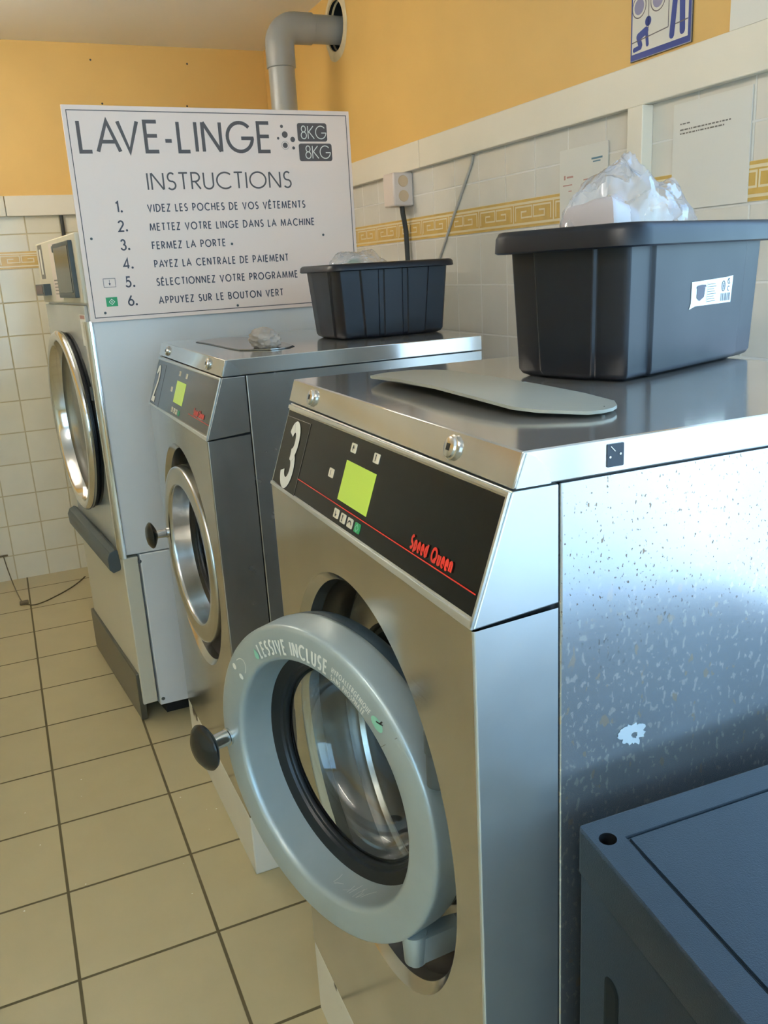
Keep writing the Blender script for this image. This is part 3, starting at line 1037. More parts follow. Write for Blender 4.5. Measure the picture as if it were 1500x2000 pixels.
    b.prism([(0.280, 0.039), (0.378, 0.039), (0.378, 0.091), (0.280, 0.091)], D1 - .0006, D1, cp_h(cp))
    B(b, 'display', M['lcd'], panel, smooth=0)
    keys = [(0.365, 0.108), (0.291, 0.108), (0.419, 0.065), (0.369, 0.021), (0.344, 0.0205), (0.320, 0.0205), (0.2955, 0.0205)]
    for i, (y, s) in enumerate(keys):
        b = MB()
        b.prism(rrect(y - 0.0085, y + 0.0085, s - 0.0055, s + 0.0065, 0.0015, 3), D1 - .0006, D2, cp_h(cp), 0)
        kp = lambda a, c: cp(a, c, D3)
        if i in (0, 1, 2, 3, 4):                       # little arrows and marks on the keys
            put_text(b, 'I' if i != 1 else 'F', kp, y + 0.0015, y - 0.003, s - 0.003, 0.007, 0.25, 0.2, 0.5, 1)
            if i == 0:
                poly(b, [(y, s + 0.0045), (y + 0.0035, s), (y - 0.0035, s)], kp, 1)
            if i == 3:
                poly(b, [(y, s - 0.004), (y + 0.0035, s), (y - 0.0035, s)], kp, 1)
            if i == 4:
                put_text(b, 'Z', kp, y + 0.003, y - 0.002, s - 0.003, 0.007, 0.2, 0.2, 0.8, 1)
        elif i == 5:
            for q in ribbon2([(y + 0.005 * math.cos(math.radians(x)), s - 0.002 + 0.005 * math.sin(math.radians(x))) for x in range(10, 190, 20)], 0.001):
                poly(b, q, kp, 1)
        else:
            for q in ribbon2([(y, s + 0.005), (y + 0.005, s + 0.0005), (y, s - 0.004), (y - 0.005, s + 0.0005), (y, s + 0.005)], 0.0008):
                poly(b, q, kp, 1)
        k = B(b, 'button', [M['green_key'] if i == 6 else M['cream_key'], M['mint'] if i == 6 else M['dark_print']], panel, recalc=False, smooth=0)
        if i == 6:
            k['label'] = 'green start button'
    b = MB()
    b.prism([(0.540, 0.005), (0.651, 0.008), (0.651, 0.112), (0.540, 0.114)], D1 - .0006, D1, cp_h(cp), 0)
    for q in ribbon2([(0.540, 0.005), (0.651, 0.008), (0.651, 0.112), (0.540, 0.114), (0.540, 0.005)], 0.0005):
        poly(b, q, lambda a, c: cp(a, c, D2), 1)
    B(b, 'number_plate', [film, M['print_grey']], panel, recalc=False, smooth=0)
    b = MB()
    dg = lambda a, c: cp(a, c, D3)
    if no == 3:
        put_text(b, '3', dg, 0.6125, 0.571, 0.0155, 0.086, 0.20, 0.2, 0.93)
    else:
        put_text(b, '2', dg, 0.627, 0.58, 0.020, 0.082, 0.18, 0.2, 0.78)
    B(b, 'machine_number', M['white_print'], panel, recalc=False, smooth=0)
    b = MB()
    poly(b, [(0.5385, 0.0332), (0.5385, 0.0318), (0.009, 0.0318), (0.009, 0.0332)] if no == 3 else
         [(0.20, 0.0332), (0.20, 0.0318), (0.009, 0.0318), (0.009, 0.0332)], lambda a, c: cp(a, c, D2))
    B(b, 'red_stripe', M['red_print'], panel, recalc=False, smooth=0)
    b = MB()
    put_text(b, 'Speed Queen', dg, 0.1530, 0.0610, 0.0375, 0.0128, 0.26, 0.33)
    B(b, 'red_lettering', M['red_print'], panel, recalc=False, smooth=0)
    # lid
    b = MB()
    prof = [(XT - 0.002, ZT + 0.001), (XLID - 0.0015, ZL), (DEP, ZL), (DEP, ZT + 0.001)]
    b.prism(prof, -0.0025, W + 0.0025, lambda a, c, h: (a, h, c))
    lid = B(b, 'lid', lid_mat, bevel=0.0015)
    b = MB()                                # folded corner tabs of the lid
    for y, sg in ((-0.0025, -1), (W + 0.0025, 1)):
        b = MB()
        b.prism([(XT + 0.001, ZT + 0.0015), (XLID + 0.002, ZL - 0.002), (XLID + 0.010, ZL - 0.006), (XS - 0.013, ZT + 0.012), (XS - 0.012, ZT + 0.0015)],
                y, y + sg * 0.0012, lambda a, c, h: (a, h, c))
        B(b, 'corner_tab', cheek_mat, lid, smooth=0)
    lsl = Vector((XLID - 0.0015 - XT + 0.002, 0, ZL - ZT - 0.001)).normalized()
    lnn = Vector((-lsl.z, 0, lsl.x))
    for y in (0.556, 0.118):
        b = MB()
        c = Vector((XT - 0.002, y, ZT + 0.001)) + lsl * 0.0175
        e2 = lsl
        e1 = Vector((0, 1, 0))
        b.lathe([(0.0, 0.0), (0.0125, 0.0), (0.0130, 0.003), (0.0112, 0.0035), (0.0105, 0.0058), (0.0095, 0.0064), (0.0, 0.0064)], c, lnn, e1, e2, 24, 0)
        q = [c + lnn * 0.0067 + e1 * a * 0.0035 + e2 * bb * 0.0035 for a, bb in ((-1, -1), (1, -1), (1, 1), (-1, 1))]
        b.add(q, [(0, 1, 2, 3)], 1)
        B(b, 'key_lock', [M['zinc'], M['dark_void']], lid, recalc=False)
    if no == 3:
        b = MB()
        b.prism(rrect(0.1415, 0.1600, ZT + 0.007, ZT + 0.0285, 0.001, 2), -0.0035, -0.0025, lambda a, c, h: (a, h, c), 0)
        tg = lambda a, c: (a, -0.0042, c)
        poly(b, disc2(0.1445, ZT + 0.0165, 0.0012, 8), tg, 1)
        poly(b, disc2(0.1560, ZT + 0.0185, 0.0012, 8), tg, 1)
        for q in ribbon2([(0.1450, ZT + 0.0265), (0.1500, ZT + 0.0215)], 0.0004):
            poly(b, q, tg, 1)
        B(b, 'black_tag', [M['tag_black'], M['white_print']], lid, recalc=False, smooth=0)
    # soap dispenser flap on the lid
    out = [(0.119, 0.501), (0.124, 0.520), (0.158, 0.556), (0.185, 0.563), (0.216, 0.566), (0.240, 0.545), (0.252, 0.517), (0.262, 0.400),
           (0.265, 0.300), (0.262, 0.200), (0.252, 0.130), (0.236, 0.105), (0.221, 0.093), (0.204, 0.088), (0.188, 0.090), (0.150, 0.122), (0.134, 0.149),
           (0.129, 0.218), (0.128, 0.319), (0.126, 0.420)]
    if no == 3:
        zf = lambda x, y: ZL + 0.004 + 0.010 * max(0, (0.24 - x) / 0.12) * (1 - ((y - 0.33) / 0.26) ** 2)
        b = MB()
        n = len(out)
        top = [(x, y, zf(x, y) + 0.003) for x, y in out]
        bot = [(x, y, zf(x, y) - 0.0005) for x, y in out]
        inn = [(0.19 + (x - 0.19) * 0.5, 0.33 + (y - 0.33) * 0.7, zf(0.19 + (x - 0.19) * 0.5, 0.33 + (y - 0.33) * 0.7) + 0.003) for x, y in out]
        b.add(top + bot + inn, [(i, (i + 1) % n, n + (i + 1) % n, n + i) for i in range(n)] +
              [(i, (i + 1) % n, 2 * n + (i + 1) % n, 2 * n + i) for i in range(n)] + [tuple(range(2 * n, 3 * n)), tuple(range(2 * n - 1, n - 1, -1))])
        B(b, 'dispenser_flap', M['flap'], lid, smooth=40)
        for x, y in ((0.215, 0.545), (0.196, 0.548), (0.262, 0.33), (0.218, 0.106)):
            b = MB()
            b.lathe([(0, 0.0075), (0.0028, 0.0075), (0.003, 0.002)], (x, y, ZL), (0, 0, 1), (1, 0, 0), (0, 1, 0), 10)
            B(b, 'flap_rivet', M['zinc'], lid, recalc=False)
    else:
        b = MB()
        b.prism([(x, y * 1.0 + 0.03) for x, y in out], ZL + 0.0003, ZL + 0.0028, lambda a, c, h: (a, c, h))
        B(b, 'dispenser_flap', M['flap_dark'], lid, smooth=0)
        b = MB()
        n = len(out)
        o2 = [(0.19 + (x - 0.19) * 1.035, 0.33 + (y - 0.33) * 1.02 + 0.03) for x, y in out]
        b.prism(o2, ZL, ZL + 0.001, lambda a, c, h: (a, c, h))
        B(b, 'flap_seal', M['black_rubber'], lid, smooth=0)
    # tub front, drum
    b = MB()
    E1, E2, AX = (0, 1, 0), (0, 0, 1), (1, 0, 0)
    cc = (0, ym, zm)
    b.lathe([(0.262, 0.20), (0.258, 0.090), (0.250, 0.074), (0.232, 0.066), (0.192, 0.072), (0.184, 0.098)], cc, AX, E1, E2, 80)
    B(b, 'tub_front', M['drum'], recalc=False)
    b = MB()
    b.lathe([(0.190, 0.088), (0.186, 0.079), (0.179, 0.078), (0.174, 0.086), (0.172, 0.12), (0.181, 0.125)], cc, AX, E1, E2, 80)
    B(b, 'door_gasket', M['black_rubber'], recalc=False)
    b = MB()
    b.lathe([(0.170, 0.122), (0.178, 0.128), (0.205, 0.135), (0.232, 0.15), (0.236, 0.17), (0.236, 0.52), (0.22, 0.535), (0, 0.535)], cc, AX, E1, E2, 80)
    drum = B(b, 'drum', M['drum'], recalc=False)
    for k in range(3):                       # lifters
        a = math.radians(35 + 120 * k)
        r = Vector((0, math.cos(a), math.sin(a)))
        tt = Vector((0, -math.sin(a), math.cos(a)))
        b = MB()
        ce = Vector(cc)
        sec = [(-0.05, 0.0), (-0.015, 0.055), (0.015, 0.055), (0.05, 0.0)]
        rings = []
        for x in (0.16, 0.2, 0.5, 0.53):
            k2 = 0.5 if x in (0.16, 0.53) else 1
            rings.append([ce + Vector((x, 0, 0)) + tt * p * 1.0 + r * (0.234 - q * k2) for p, q in sec])
        b.loft(rings)
        B(b, 'lifter', M['drum'], drum, smooth=50)
    b = MB()                                 # added dark sheet: shade of the gap round the tub put into its colour
    b.lathe([(0.263, 0.029), (0.272, 0.033), (0.276, 0.055), (0.268, 0.085), (0.255, 0.094)], cc, AX, E1, E2, 64)
    B(b, 'gap_shade_sheet', M['gap_shade'], recalc=False)
    # ---- door
    n = Vector((math.cos(az), math.sin(az), 0))
    e1 = Vector((-math.sin(az), math.cos(az), 0))
    e2 = Vector((0, 0, 1))
    ct = Vector(ring_c)
    prof = [(0.1670, 0.052), (0.1690, 0.040), (0.1713, 0.0100), (0.1715, 0.0080), (0.1724, 0.0030), (0.1745, 0.0002), (0.1770, -0.0010), (0.1785, -0.0014), (0.195, -0.0026),
            (0.208, -0.0022), (0.2145, -0.0014), (0.2160, -0.0010), (0.2190, 0.0006), (0.2204, 0.0034), (0.2209, 0.0065), (0.2211, 0.0085), (0.2233, 0.0395), (0.2234, 0.041), (0.2226, 0.046), (0.2190, 0.050)]
    b = MB()
    b.lathe(prof, ct, n, e1, e2, 128)
    door = B(b, 'door', M['silver_paint'] if no == 3 else M['door_steel'], recalc=False, smooth=50)
    b = MB()
    b.lathe([(0.2190, 0.047), (0.2205, 0.052), (0.2205, 0.062), (0.2180, 0.070), (0.20, 0.076), (0.165, 0.078), (0.150, 0.076)], ct, n, e1, e2, 96)
    B(b, 'door_back', M['door_back'], door, recalc=False, smooth=40)
    b = MB()
    b.lathe([(0.1685, 0.050), (0.166, 0.0515), (0.152, 0.056), (0.150, 0.060), (0.1455, 0.061), (0.1440, 0.064), (0.1435, 0.070)], ct, n, e1, e2, 96)
    B(b, 'glass_seal', M['black_rubber'], door, recalc=False, smooth=30)
    b = MB()
    o_, i_ = [], []
    for k in range(17):
        a = PI / 2 * k / 16
        o_.append((0.1440 * math.cos(a) ** 0.55 if k < 16 else 0.0, 0.066 + 0.085 * math.sin(a)))
        i_.append((0.1390 * math.cos(a) ** 0.55 if k < 16 else 0.0, 0.066 + 0.080 * math.sin(a)))
    b.lathe(o_ + i_[::-1], ct, n, e1, e2, 96, closed=True)
    B(b, 'door_glass', M['glass'], door, smooth=60)
    # knob on the far edge of the ring
    kphi = math.radians(-92 if no == 3 else -88)
    rk = 0.204

    def dpt(phi, r, a):
        return ct + (-e1 * math.sin(phi) + e2 * math.cos(phi)) * r + n * a
    kc = dpt(kphi, rk, 0)
    b = MB()
    b.lathe([(0.0135, 0.0), (0.0135, -0.006), (0.012, -0.007), (0.0115, -0.034), (0, -0.034)], kc, n, e1, e2, 24)
    stem = B(b, 'knob_stem', M['zinc'], door, recalc=False)
    b = MB()
    b.lathe([(0.0, -0.058), (0.012, -0.0575), (0.024, -0.055), (0.033, -0.049), (0.0355, -0.045), (0.034, -0.041), (0.024, -0.035), (0.013, -0.030), (0, -0.029)],
            kc, n, e1, e2, 36)
    B(b, 'knob', M['black_plastic'], door, recalc=False, smooth=50)
    # lettering on the ring (only the open door carries it)
    if no == 3:
        pk = lambda r: -0.0030 + 0.0006 * ((r - 0.195) / 0.013) ** 2 * 0.8

        def ring3(phi_deg, r):
            return tuple(dpt(math.radians(phi_deg), r, pk(r)))
        b = MB()

        def arc_text(s, p0, p1, r0, h, th, sp):
            rm = r0 + h / 2
            span = math.radians(p1 - p0) * rm
            wd = sum(GL[c][0] for c in s)
            xs = (span / h - sp * (len(s) - 1)) / wd
            q, _ = text_quads(s, xs, th, sp)
            for quad in q:
                b.add(layer([ring3(p0 + math.degrees(a * h / rm), r0 + c * h) for a, c in quad]), [(0, 1, 2, 3)])
        arc_text('LESSIVE INCLUSE', -31.2, 14.0, 0.1825, 0.0185, 0.185, 0.29)
        arc_text('HYPOALLERGENIQUE', 17.0, 38.8, 0.1915, 0.0075, 0.17, 0.31)
        arc_text('SANS PHOSPHATE', 17.0, 37.0, 0.1805, 0.0075, 0.17, 0.31)
        B(b, 'white_lettering', M['white_print'], door, recalc=False, smooth=0)
        b = MB()
        for s_ in (0.186, 0.205):              # two little pictured bottles joined by a curved arrow
            ph = -54.0
            poly(b, [(ph + math.degrees(x / 0.2), s_ + y) for x, y in disc2(0, 0, 0.0042, 14, 0.0050)], ring3)
        arcp = [(-52.0 + 6.4 * math.sin(math.radians(x)), 0.1945 - 0.0125 * math.cos(math.radians(x))) for x in range(20, 165, 12)]
        for q in ribbon2([(math.radians(a) * 0.2, r) for a, r in arcp], 0.0006):
            b.add([ring3(math.degrees(a / 0.2), r) for a, r in q], [(0, 1, 2, 3)])
        B(b, 'bottle_emblem', M['white_print'], door, recalc=False, smooth=0)
        b = MB()
        drop = [(0, 0.0095)] + [(0.0052 * math.cos(math.radians(x)), -0.002 + 0.0055 * math.sin(math.radians(x))) for x in range(30, -211, -20)]
        b.add([ring3(-34.0 + math.degrees(x / 0.19), 0.190 + y) for x, y in drop], [tuple(range(len(drop)))])
        B(b, 'drop_emblem', M['mint'], door, recalc=False, smooth=0)
        b = MB()
        b.add([ring3(43.4 + math.degrees(x / 0.195), 0.195 + y) for x, y in disc2(0, 0, 0.0115, 24, 0.0072)], [tuple(range(24))], 0)
        for q in ribbon2([(-0.003, 0.002), (0.002, 0.0055), (0.0025, 0.0115)], 0.0010) + ribbon2([(0.002, 0.0055), (0.006, 0.009)], 0.0009):
            b.add([tuple(Vector(ring3(43.4 + math.degrees(x / 0.195), 0.195 + y)) - n * 0.0004) for x, y in q], [(0, 1, 2, 3)], 1)
        B(b, 'leaf_emblem', [M['mint'], M['dark_print']], door, recalc=False, smooth=0)
        b = MB()                               # pale scratches low on the inner funnel
        rs = random.Random(11)
        for i in range(9):
            p0 = rs.uniform(160, 182)
            a0_, a1_ = rs.uniform(0.014, 0.020), rs.uniform(0.026, 0.040)
            p1 = p0 + rs.uniform(-6, 3)
            for q in ribbon2([(math.radians(p0) * .17, a0_), (math.radians((p0 + p1) / 2 + rs.uniform(-1, 1)) * .17, (a0_ + a1_) / 2), (math.radians(p1) * .17, a1_)], rs.uniform(.00018, .00045)):
                b.add([tuple(dpt(x / .17, 0.1713 - (aa - 0.010) * 0.0767 - 0.0006, aa)) for x, aa in q], [(0, 1, 2, 3)])
        B(b, 'scratch_mark', M['white_print'], door, recalc=False, smooth=0)
        b = MB()                               # fine parting line across the ring
        for q in ribbon2([(0.1775, 0), (0.2150, 0)], 0.0004):
            b.add([tuple(dpt(math.radians(50.8) + y / 0.2, r, pk(r) - .0001)) for r, y in q], [(0, 1, 2, 3)])
        B(b, 'ring_joint', M['print_grey'], door, recalc=False, smooth=0)
    # hinge: barrels on the near side of the opening and the arm under the ring
    hb = Vector((-0.005, 0.128, 0)) if no == 3 else Vector((0.03, 0.085, 0))
    for (z0, z1, r) in ((0.868, 0.905, 0.0125), (0.842, 0.868, 0.0150), (0.800, 0.841, 0.0135)):
        b = MB()
        b.lathe([(0, z1), (r * 0.9, z1), (r, z1 - 0.002), (r, z0), (0, z0)], hb + Vector((0.025, 0.0, 0)), (0, 0, 1), (1, 0, 0), (0, 1, 0), 24)
        B(b, 'hinge_barrel', M['grey_handle'], recalc=False)
    b = MB()
    ha = hb + Vector((0.014, 0.068, -0.006))
    b.lathe([(0, 0.5550), (0.0160, 0.5550), (0.0165, 0.552), (0.0145, 0.512), (0.010, 0.507), (0, 0.507)], ha, (0, 0, 1), (1, 0, 0), (0, 1, 0), 24)
    b.loft([[ha + Vector((x, y * k, z)) for y, z in ((-0.014, 0.514), (0.014, 0.514), (0.014, 0.55), (-0.014, 0.55))] for x, k in ((0.0, 1), (0.03, 0.9), (0.075, 0.7))])
    B(b, 'hinge_arm', M['silver_paint'], smooth=40)
    return t


def cp_h(cp):
    return lambda a, c, h: cp(a, c, h)


def m3(x, y, z=0.0):
    c, s = math.cos(A3), math.sin(A3)
    return (x * c - y * s, x * s + y * c, z)


def m2(x, y, z=0.0):
    c, s = math.cos(A2), math.sin(A2)
    return (X2 + x * c - y * s, Y2 + x * s + y * c, z)


washing_machine(3, (0, 0, ZP), A3, 'stainless steel washing machine numbered 3 with its round door open', (-0.0629, 0.3349, 0.703), 0.34 - A3,
                M['black_panel'], M['steel_specked'], M['steel_cheek'], M['steel_front'], M['steel_lid'], 'lifted')
washing_machine(2, (X2, Y2, ZP), A2, 'stainless steel washing machine numbered 2 with closed door and a stone on its lid', (-0.0056, 0.33, 0.703), 0.048,
                M['panel_grey'], M['steel_shaded'], M['steel_shaded'], M['steel_front'], M['steel_lid'], 'flush')


def plinth(loc, rz, m, label):
    b = MB()
    b.box(0.0, DEP - 0.005, 0.0, W, 0.0, ZP - 0.0015)
    o = b.build('plinth', m, None, bevel=0.003)
    o.location = loc
    o.rotation_euler = (0, 0, rz)
    return tag(o, label, 'plinth', 'white plinths under the washing machines')


plinth((0, 0, 0), A3, M['plinth_a'], 'white plinth under washing machine numbered 3')
plinth((X2, Y2, 0), A2, M['plinth_b'], 'white rusty plinth under washing machine numbered 2')

# ------------------------------------------------------------------ dryer
dt = thing('tumble_dryer', 'tall white tumble dryer with big chrome round door behind the instruction board', 'dryer', (-0.0952, YDRY, 0))
DA = Vector((-0.10, YDRY, 0))
DT = Vector((-0.0996, 0.9950, 0)).normalized()          # along the front, away from the camera
DN = Vector((-DT.y, DT.x, 0))                            # out of the front, towards -X
DOFF = (-0.0952, YDRY, 0)


def dp(u, z, d=0.0):
    p = DA + DT * u + DN * d
    return (p.x, p.y, z)


def DB(mb, name, mats, par=dt, **k):
    return mb.build(name, mats, par, off=DOFF, **k)


UL = 0.685
YB = YDRY + UL * DT.y


def dryer_body(z0, z1, inset=0.0, x0=0.0):
    f0, f1 = dp(0.0, 0, -inset), dp(UL, 0, -inset)
    return [(f0[0] + x0, YDRY), (0.69, YDRY), (0.69, YB), (f1[0], f1[1])], z0, z1


b = MB()
pl, z0, z1 = dryer_body(0.560, 1.498)
b.prism(pl, z0, z1, lambda a, c, h: (a, c, h))
DB(b, 'upper_body', M['white_enamel'], bevel=0.004)
b = MB()
pl, z0, z1 = dryer_body(0.045, 0.557, 0.004, 0.036)
b.prism(pl, z0, z1, lambda a, c, h: (a, c, h))
DB(b, 'lower_body', M['white_enamel'], bevel=0.003)
b = MB()
pl, z0, z1 = dryer_body(0.0, 0.05, 0.03, 0.03)
b.prism([(pl[0][0], pl[0][1] + .03), (0.67, YDRY + .03), (0.67, YB - .02), (pl[3][0], pl[3][1] - .02)], 0.0, 0.05, lambda a, c, h: (a, c, h))
DB(b, 'base_frame', M['dark_void'])
b = MB()
b.prism([(0.0, 0.060), (0.0, 0.552), (UL - .004, 0.552), (UL - .004, 0.060)], -0.034, 0.012, lambda a, c, h: dp(a, c, h))
DB(b, 'lint_panel', M['beige_plastic'], bevel=0.003)
b = MB()                                                 # rounded chrome corner strip
sec = [(-0.004, 0.0), (-0.004, 0.012), (0.004, 0.018), (0.016, 0.021), (0.030, 0.020), (0.034, 0.0)]
b.loft([[dp(u, z, d) for u, d in sec] for z in (0.552, 0.62, 0.70, 0.78, 0.86, 0.95, 1.05, 1.15, 1.256)])
DB(b, 'corner_strip', M['chrome'], smooth=60)
b = MB()
b.prism([(0.034, 0.560), (0.034, 1.300), (UL, 1.300), (UL, 0.560)], 0.0, 0.010, lambda a, c, h: dp(a, c, h))
DB(b, 'front_panel', M['white_enamel_front'], bevel=0.002)
b = MB()
b.prism([(0.034, 1.185), (0.11, 1.185), (0.11, 1.275), (0.034, 1.275)], 0.0102, 0.011, lambda a, c, h: dp(a, c, h), 0)
b.prism([(0.040, 1.262), (0.104, 1.262), (0.104, 1.272), (0.040, 1.272)], 0.011, 0.0113, lambda a, c, h: dp(a, c, h), 1)
DB(b, 'notice_sticker', [M['paper'], M['print_pink']], smooth=0)
b = MB()
b.prism([(0.0, 1.306), (0.0, 1.496), (UL, 1.496), (UL, 1.306)], -0.02, 0.014, lambda a, c, h: dp(a, c, h))
cpn = DB(b, 'control_panel', M['beige_plastic'], bevel=0.004)
b = MB()
b.prism([(0.046, 1.322), (0.046, 1.478), (0.293, 1.478), (0.293, 1.322)], 0.012, 0.026, lambda a, c, h: dp(a, c, h))
b.prism([(0.062, 1.336), (0.062, 1.466), (0.279, 1.466), (0.279, 1.336)], 0.024, 0.0275, lambda a, c, h: dp(a, c, h), 1)
DB(b, 'program_window', [M['grey_handle'], M['smoked']], cpn, bevel=0.002)
b = MB()
b.prism([(0.30, 1.315), (0.30, 1.484), (0.43, 1.484), (0.43, 1.315)], 0.014, 0.015, lambda a, c, h: dp(a, c, h))
DB(b, 'instruction_plate', M['ivory'], cpn, smooth=0)
b = MB()
for k, (za, zb) in enumerate(((1.372, 1.376), (1.362, 1.365), (1.352, 1.355), (1.342, 1.345), (1.332, 1.334))):
    b.prism([(0.315, za), (0.315, zb), (0.41, zb), (0.41, za)], 0.015, 0.0154, lambda a, c, h: dp(a, c, h))
DB(b, 'small_print', M['print_grey'], cpn, smooth=0)
b = MB()
b.lathe([(0, 0.018), (0.009, 0.018), (0.011, 0.014)], dp(0.357, 1.466), DN, DT, (0, 0, 1), 20)
DB(b, 'key_lock', M['grey_handle'], cpn, recalc=False)
b = MB()
b.prism(rrect(0.567, 0.642, 1.382, 1.490, 0.003, 2), 0.0135, 0.0150, lambda a, c, h: dp(a, c, h), 0)
b.prism(rrect(0.590, 0.619, 1.396, 1.476, 0.003, 2), 0.0150, 0.0155, lambda a, c, h: dp(a, c, h), 1)
DB(b, 'coin_plate', [M['print_grey'], M['white_print']], cpn, smooth=0)
b = MB()
b.prism([(0.50, 1.329), (0.50, 1.365), (0.668, 1.365), (0.668, 1.329)], 0.012, 0.036, lambda a, c, h: dp(a, c, h), 0)
b.prism([(0.53, 1.334), (0.53, 1.361), (0.664, 1.361), (0.664, 1.334)], 0.036, 0.037, lambda a, c, h: dp(a, c, h), 1)
DB(b, 'coin_box', [M['grey_handle'], mat('maroon_insert', lin(96, 72, 72), 0.4)], cpn, smooth=0)
# dryer door
b = MB()
dc = Vector(dp(0.340, 0.935))
b.lathe([(0.278, 0.008), (0.281, 0.018), (0.274, 0.021), (0.274, 0.025), (0.285, 0.028), (0.285, 0.033), (0.276, 0.036)], dc, DN, DT, (0, 0, 1), 96)
dd = DB(b, 'door', M['black_rubber'], recalc=False, smooth=40)
b = MB()
b.lathe([(0.281, 0.030), (0.288, 0.036), (0.288, 0.044), (0.280, 0.052), (0.269, 0.055), (0.260, 0.052), (0.256, 0.046), (0.251, 0.010)], dc, DN, DT, (0, 0, 1), 96)
DB(b, 'chrome_ring', M['chrome'], dd, recalc=False, smooth=60)
b = MB()
b.lathe([(0.252, 0.0135), (0.246, 0.0135), (0.244, 0.0125), (0.15, 0.018), (0, 0.022)], dc, DN, DT, (0, 0, 1), 96)
DB(b, 'door_window', M['smoked'], dd, recalc=False, smooth=60)
b = MB()
b.box(-0.006, 0.006, -0.004, 0.004, 0, 0.02)
for u, z in ((0.66, 1.13), (0.05, 1.05)):
    b = MB()
    b.prism([(u - 0.012, z - 0.02), (u - 0.012, z + 0.02), (u + 0.012, z + 0.02), (u + 0.012, z - 0.02)], 0.01, 0.022, lambda a, c, h: dp(a, c, h))
    DB(b, 'door_catch', M['grey_handle'], bevel=0.002)
b = MB()                                                 # full-width handle bar below the door
sec = [(0.010, 0.520), (0.010, 0.566), (0.022, 0.574), (0.040, 0.566), (0.048, 0.548), (0.046, 0.512), (0.036, 0.500), (0.014, 0.506)]
b.loft([[dp(u, z, d) for d, z in sec] for u in (0.040, UL + 0.012)])
DB(b, 'handle_bar', M['grey_handle'], bevel=0.002)
b = MB()
b.prism([(0.010, 0.004), (0.010, 0.165), (UL + 0.01, 0.165), (UL + 0.01, 0.004)], 0.002, 0.022, lambda a, c, h: dp(a, c, h))
DB(b, 'kick_plate', M['dark_kick'], bevel=0.003)
for x, z in ((-0.063, 0.535), (-0.05, 0.066)):
    b = MB()
    b.lathe([(0, -0.003), (0.005, -0.002), (0.006, 0)], (x, YDRY, z), (0, 1, 0), (1, 0, 0), (0, 0, 1), 14)
    DB(b, 'screw', M['grey_handle'], recalc=False)

# ------------------------------------------------------------------ instruction board
st = thing('instruction_board', 'white printed instruction board titled LAVE-LINGE fixed to the side of the dryer', 'sign', (0.30, YSIGN, 1.253))
SO = (0.30, YSIGN, 1.253)
b = MB()
b.prism([(-0.1035, 1.2535), (0.7115, 1.2535), (0.7115, 1.808), (-0.1010, 1.813)], -0.004, 0.004, lambda a, c, h: (a, YSIGN + h, c))
b.build('board', M['sign_board'], st, off=SO, bevel=0.0008)
sg = lambda a, c: (a, YSIGN - 0.0046, c)
sg2 = lambda a, c: (a, YSIGN - 0.0050, c)
b = MB()
for q in ribbon2([(-0.0905, 1.265), (0.701, 1.265), (0.701, 1.7955), (-0.0895, 1.800), (-0.0905, 1.265)], 0.0011):
    poly(b, q, sg)
b.build('border_line', M['sign_ink'], st, off=SO, recalc=False, smooth=0)
b = MB()
put_text(b, 'LAVE-LINGE', sg, -0.0655, 0.460, 1.6975, 0.0760, 0.125, 0.26)
b.build('title_lettering', M['sign_ink'], st, off=SO, recalc=False, smooth=0)
b = MB()
put_text(b, 'INSTRUCTIONS', sg, 0.099, 0.514, 1.5990, 0.0430, 0.105, 0.25)
b.build('subtitle_lettering', M['sign_ink'], st, off=SO, recalc=False, smooth=0)
b = MB()
for i, (txt, z, x1) in enumerate((('VIDEZ LES POCHES DE VOS VÊTEMENTS', 1.5420, 0.552), ('METTEZ VOTRE LINGE DANS LA MACHINE', 1.4920, 0.577),
                                  ('FERMEZ LA PORTE', 1.4425, 0.2990), ('PAYEZ LA CENTRALE DE PAIEMENT', 1.3925, 0.486),
                                  ('SÉLECTIONNEZ VOTRE PROGRAMME', 1.3430, 0.511), ('APPUYEZ SUR LE BOUTON VERT', 1.2925, 0.461))):
    put_text(b, txt, sg, 0.0905, x1, z, 0.0185, 0.168, 0.34)
    d = str(i + 1)
    put_text(b, d + '.', sg, 0.0055, 0.030, z + 0.001, 0.0265, 0.16, 0.28, 0.98)
b.build('step_lettering', M['sign_ink_dark'], st, off=SO, recalc=False, smooth=0)
b = MB()
for x, z, r in ((0.499, 1.765, 0.0045), (0.507, 1.743, 0.0088), (0.486, 1.733, 0.0036), (0.530, 1.730, 0.0072), (0.506, 1.714, 0.0074), (0.531, 1.707, 0.0042)):
    poly(b, disc2(x, z, r), sg)
for q in ribbon2(disc2(0.506, 1.714, 0.0112, 28) + disc2(0.506, 1.714, 0.0112, 28)[:1], 0.0003):
    poly(b, q, sg)
b.build('bubble_emblem', M['sign_ink'], st, off=SO, recalc=False, smooth=0)
for x0, x1, z0, z1, t0 in ((0.546, 0.638, 1.7245, 1.7745, 0.557), (0.547, 0.650, 1.6705, 1.7190, 0.567)):
    b = MB()
    poly(b, rrect(x0, x1, z0, z1, 0.007), sg, 0)
    put_text(b, '8KG', sg2, t0, t0 + 0.077, z0 + 0.0075, 0.0345, 0.075, 0.16, None, 1)
    b.build('weight_badge', [M['sign_ink'], M['white_print']], st, off=SO, recalc=False, smooth=0)
b = MB()
for q in ribbon2([(-0.0555, 1.346), (-0.0235, 1.346), (-0.0235, 1.369), (-0.0555, 1.369), (-0.0555, 1.346)], 0.0006):
    poly(b, q, sg)
for q in ribbon2([(-0.0395, 1.3655), (-0.0395, 1.352)], 0.0005):
    poly(b, q, sg)
poly(b, [(-0.0395, 1.3495), (-0.0365, 1.3565), (-0.0425, 1.3565)], sg)
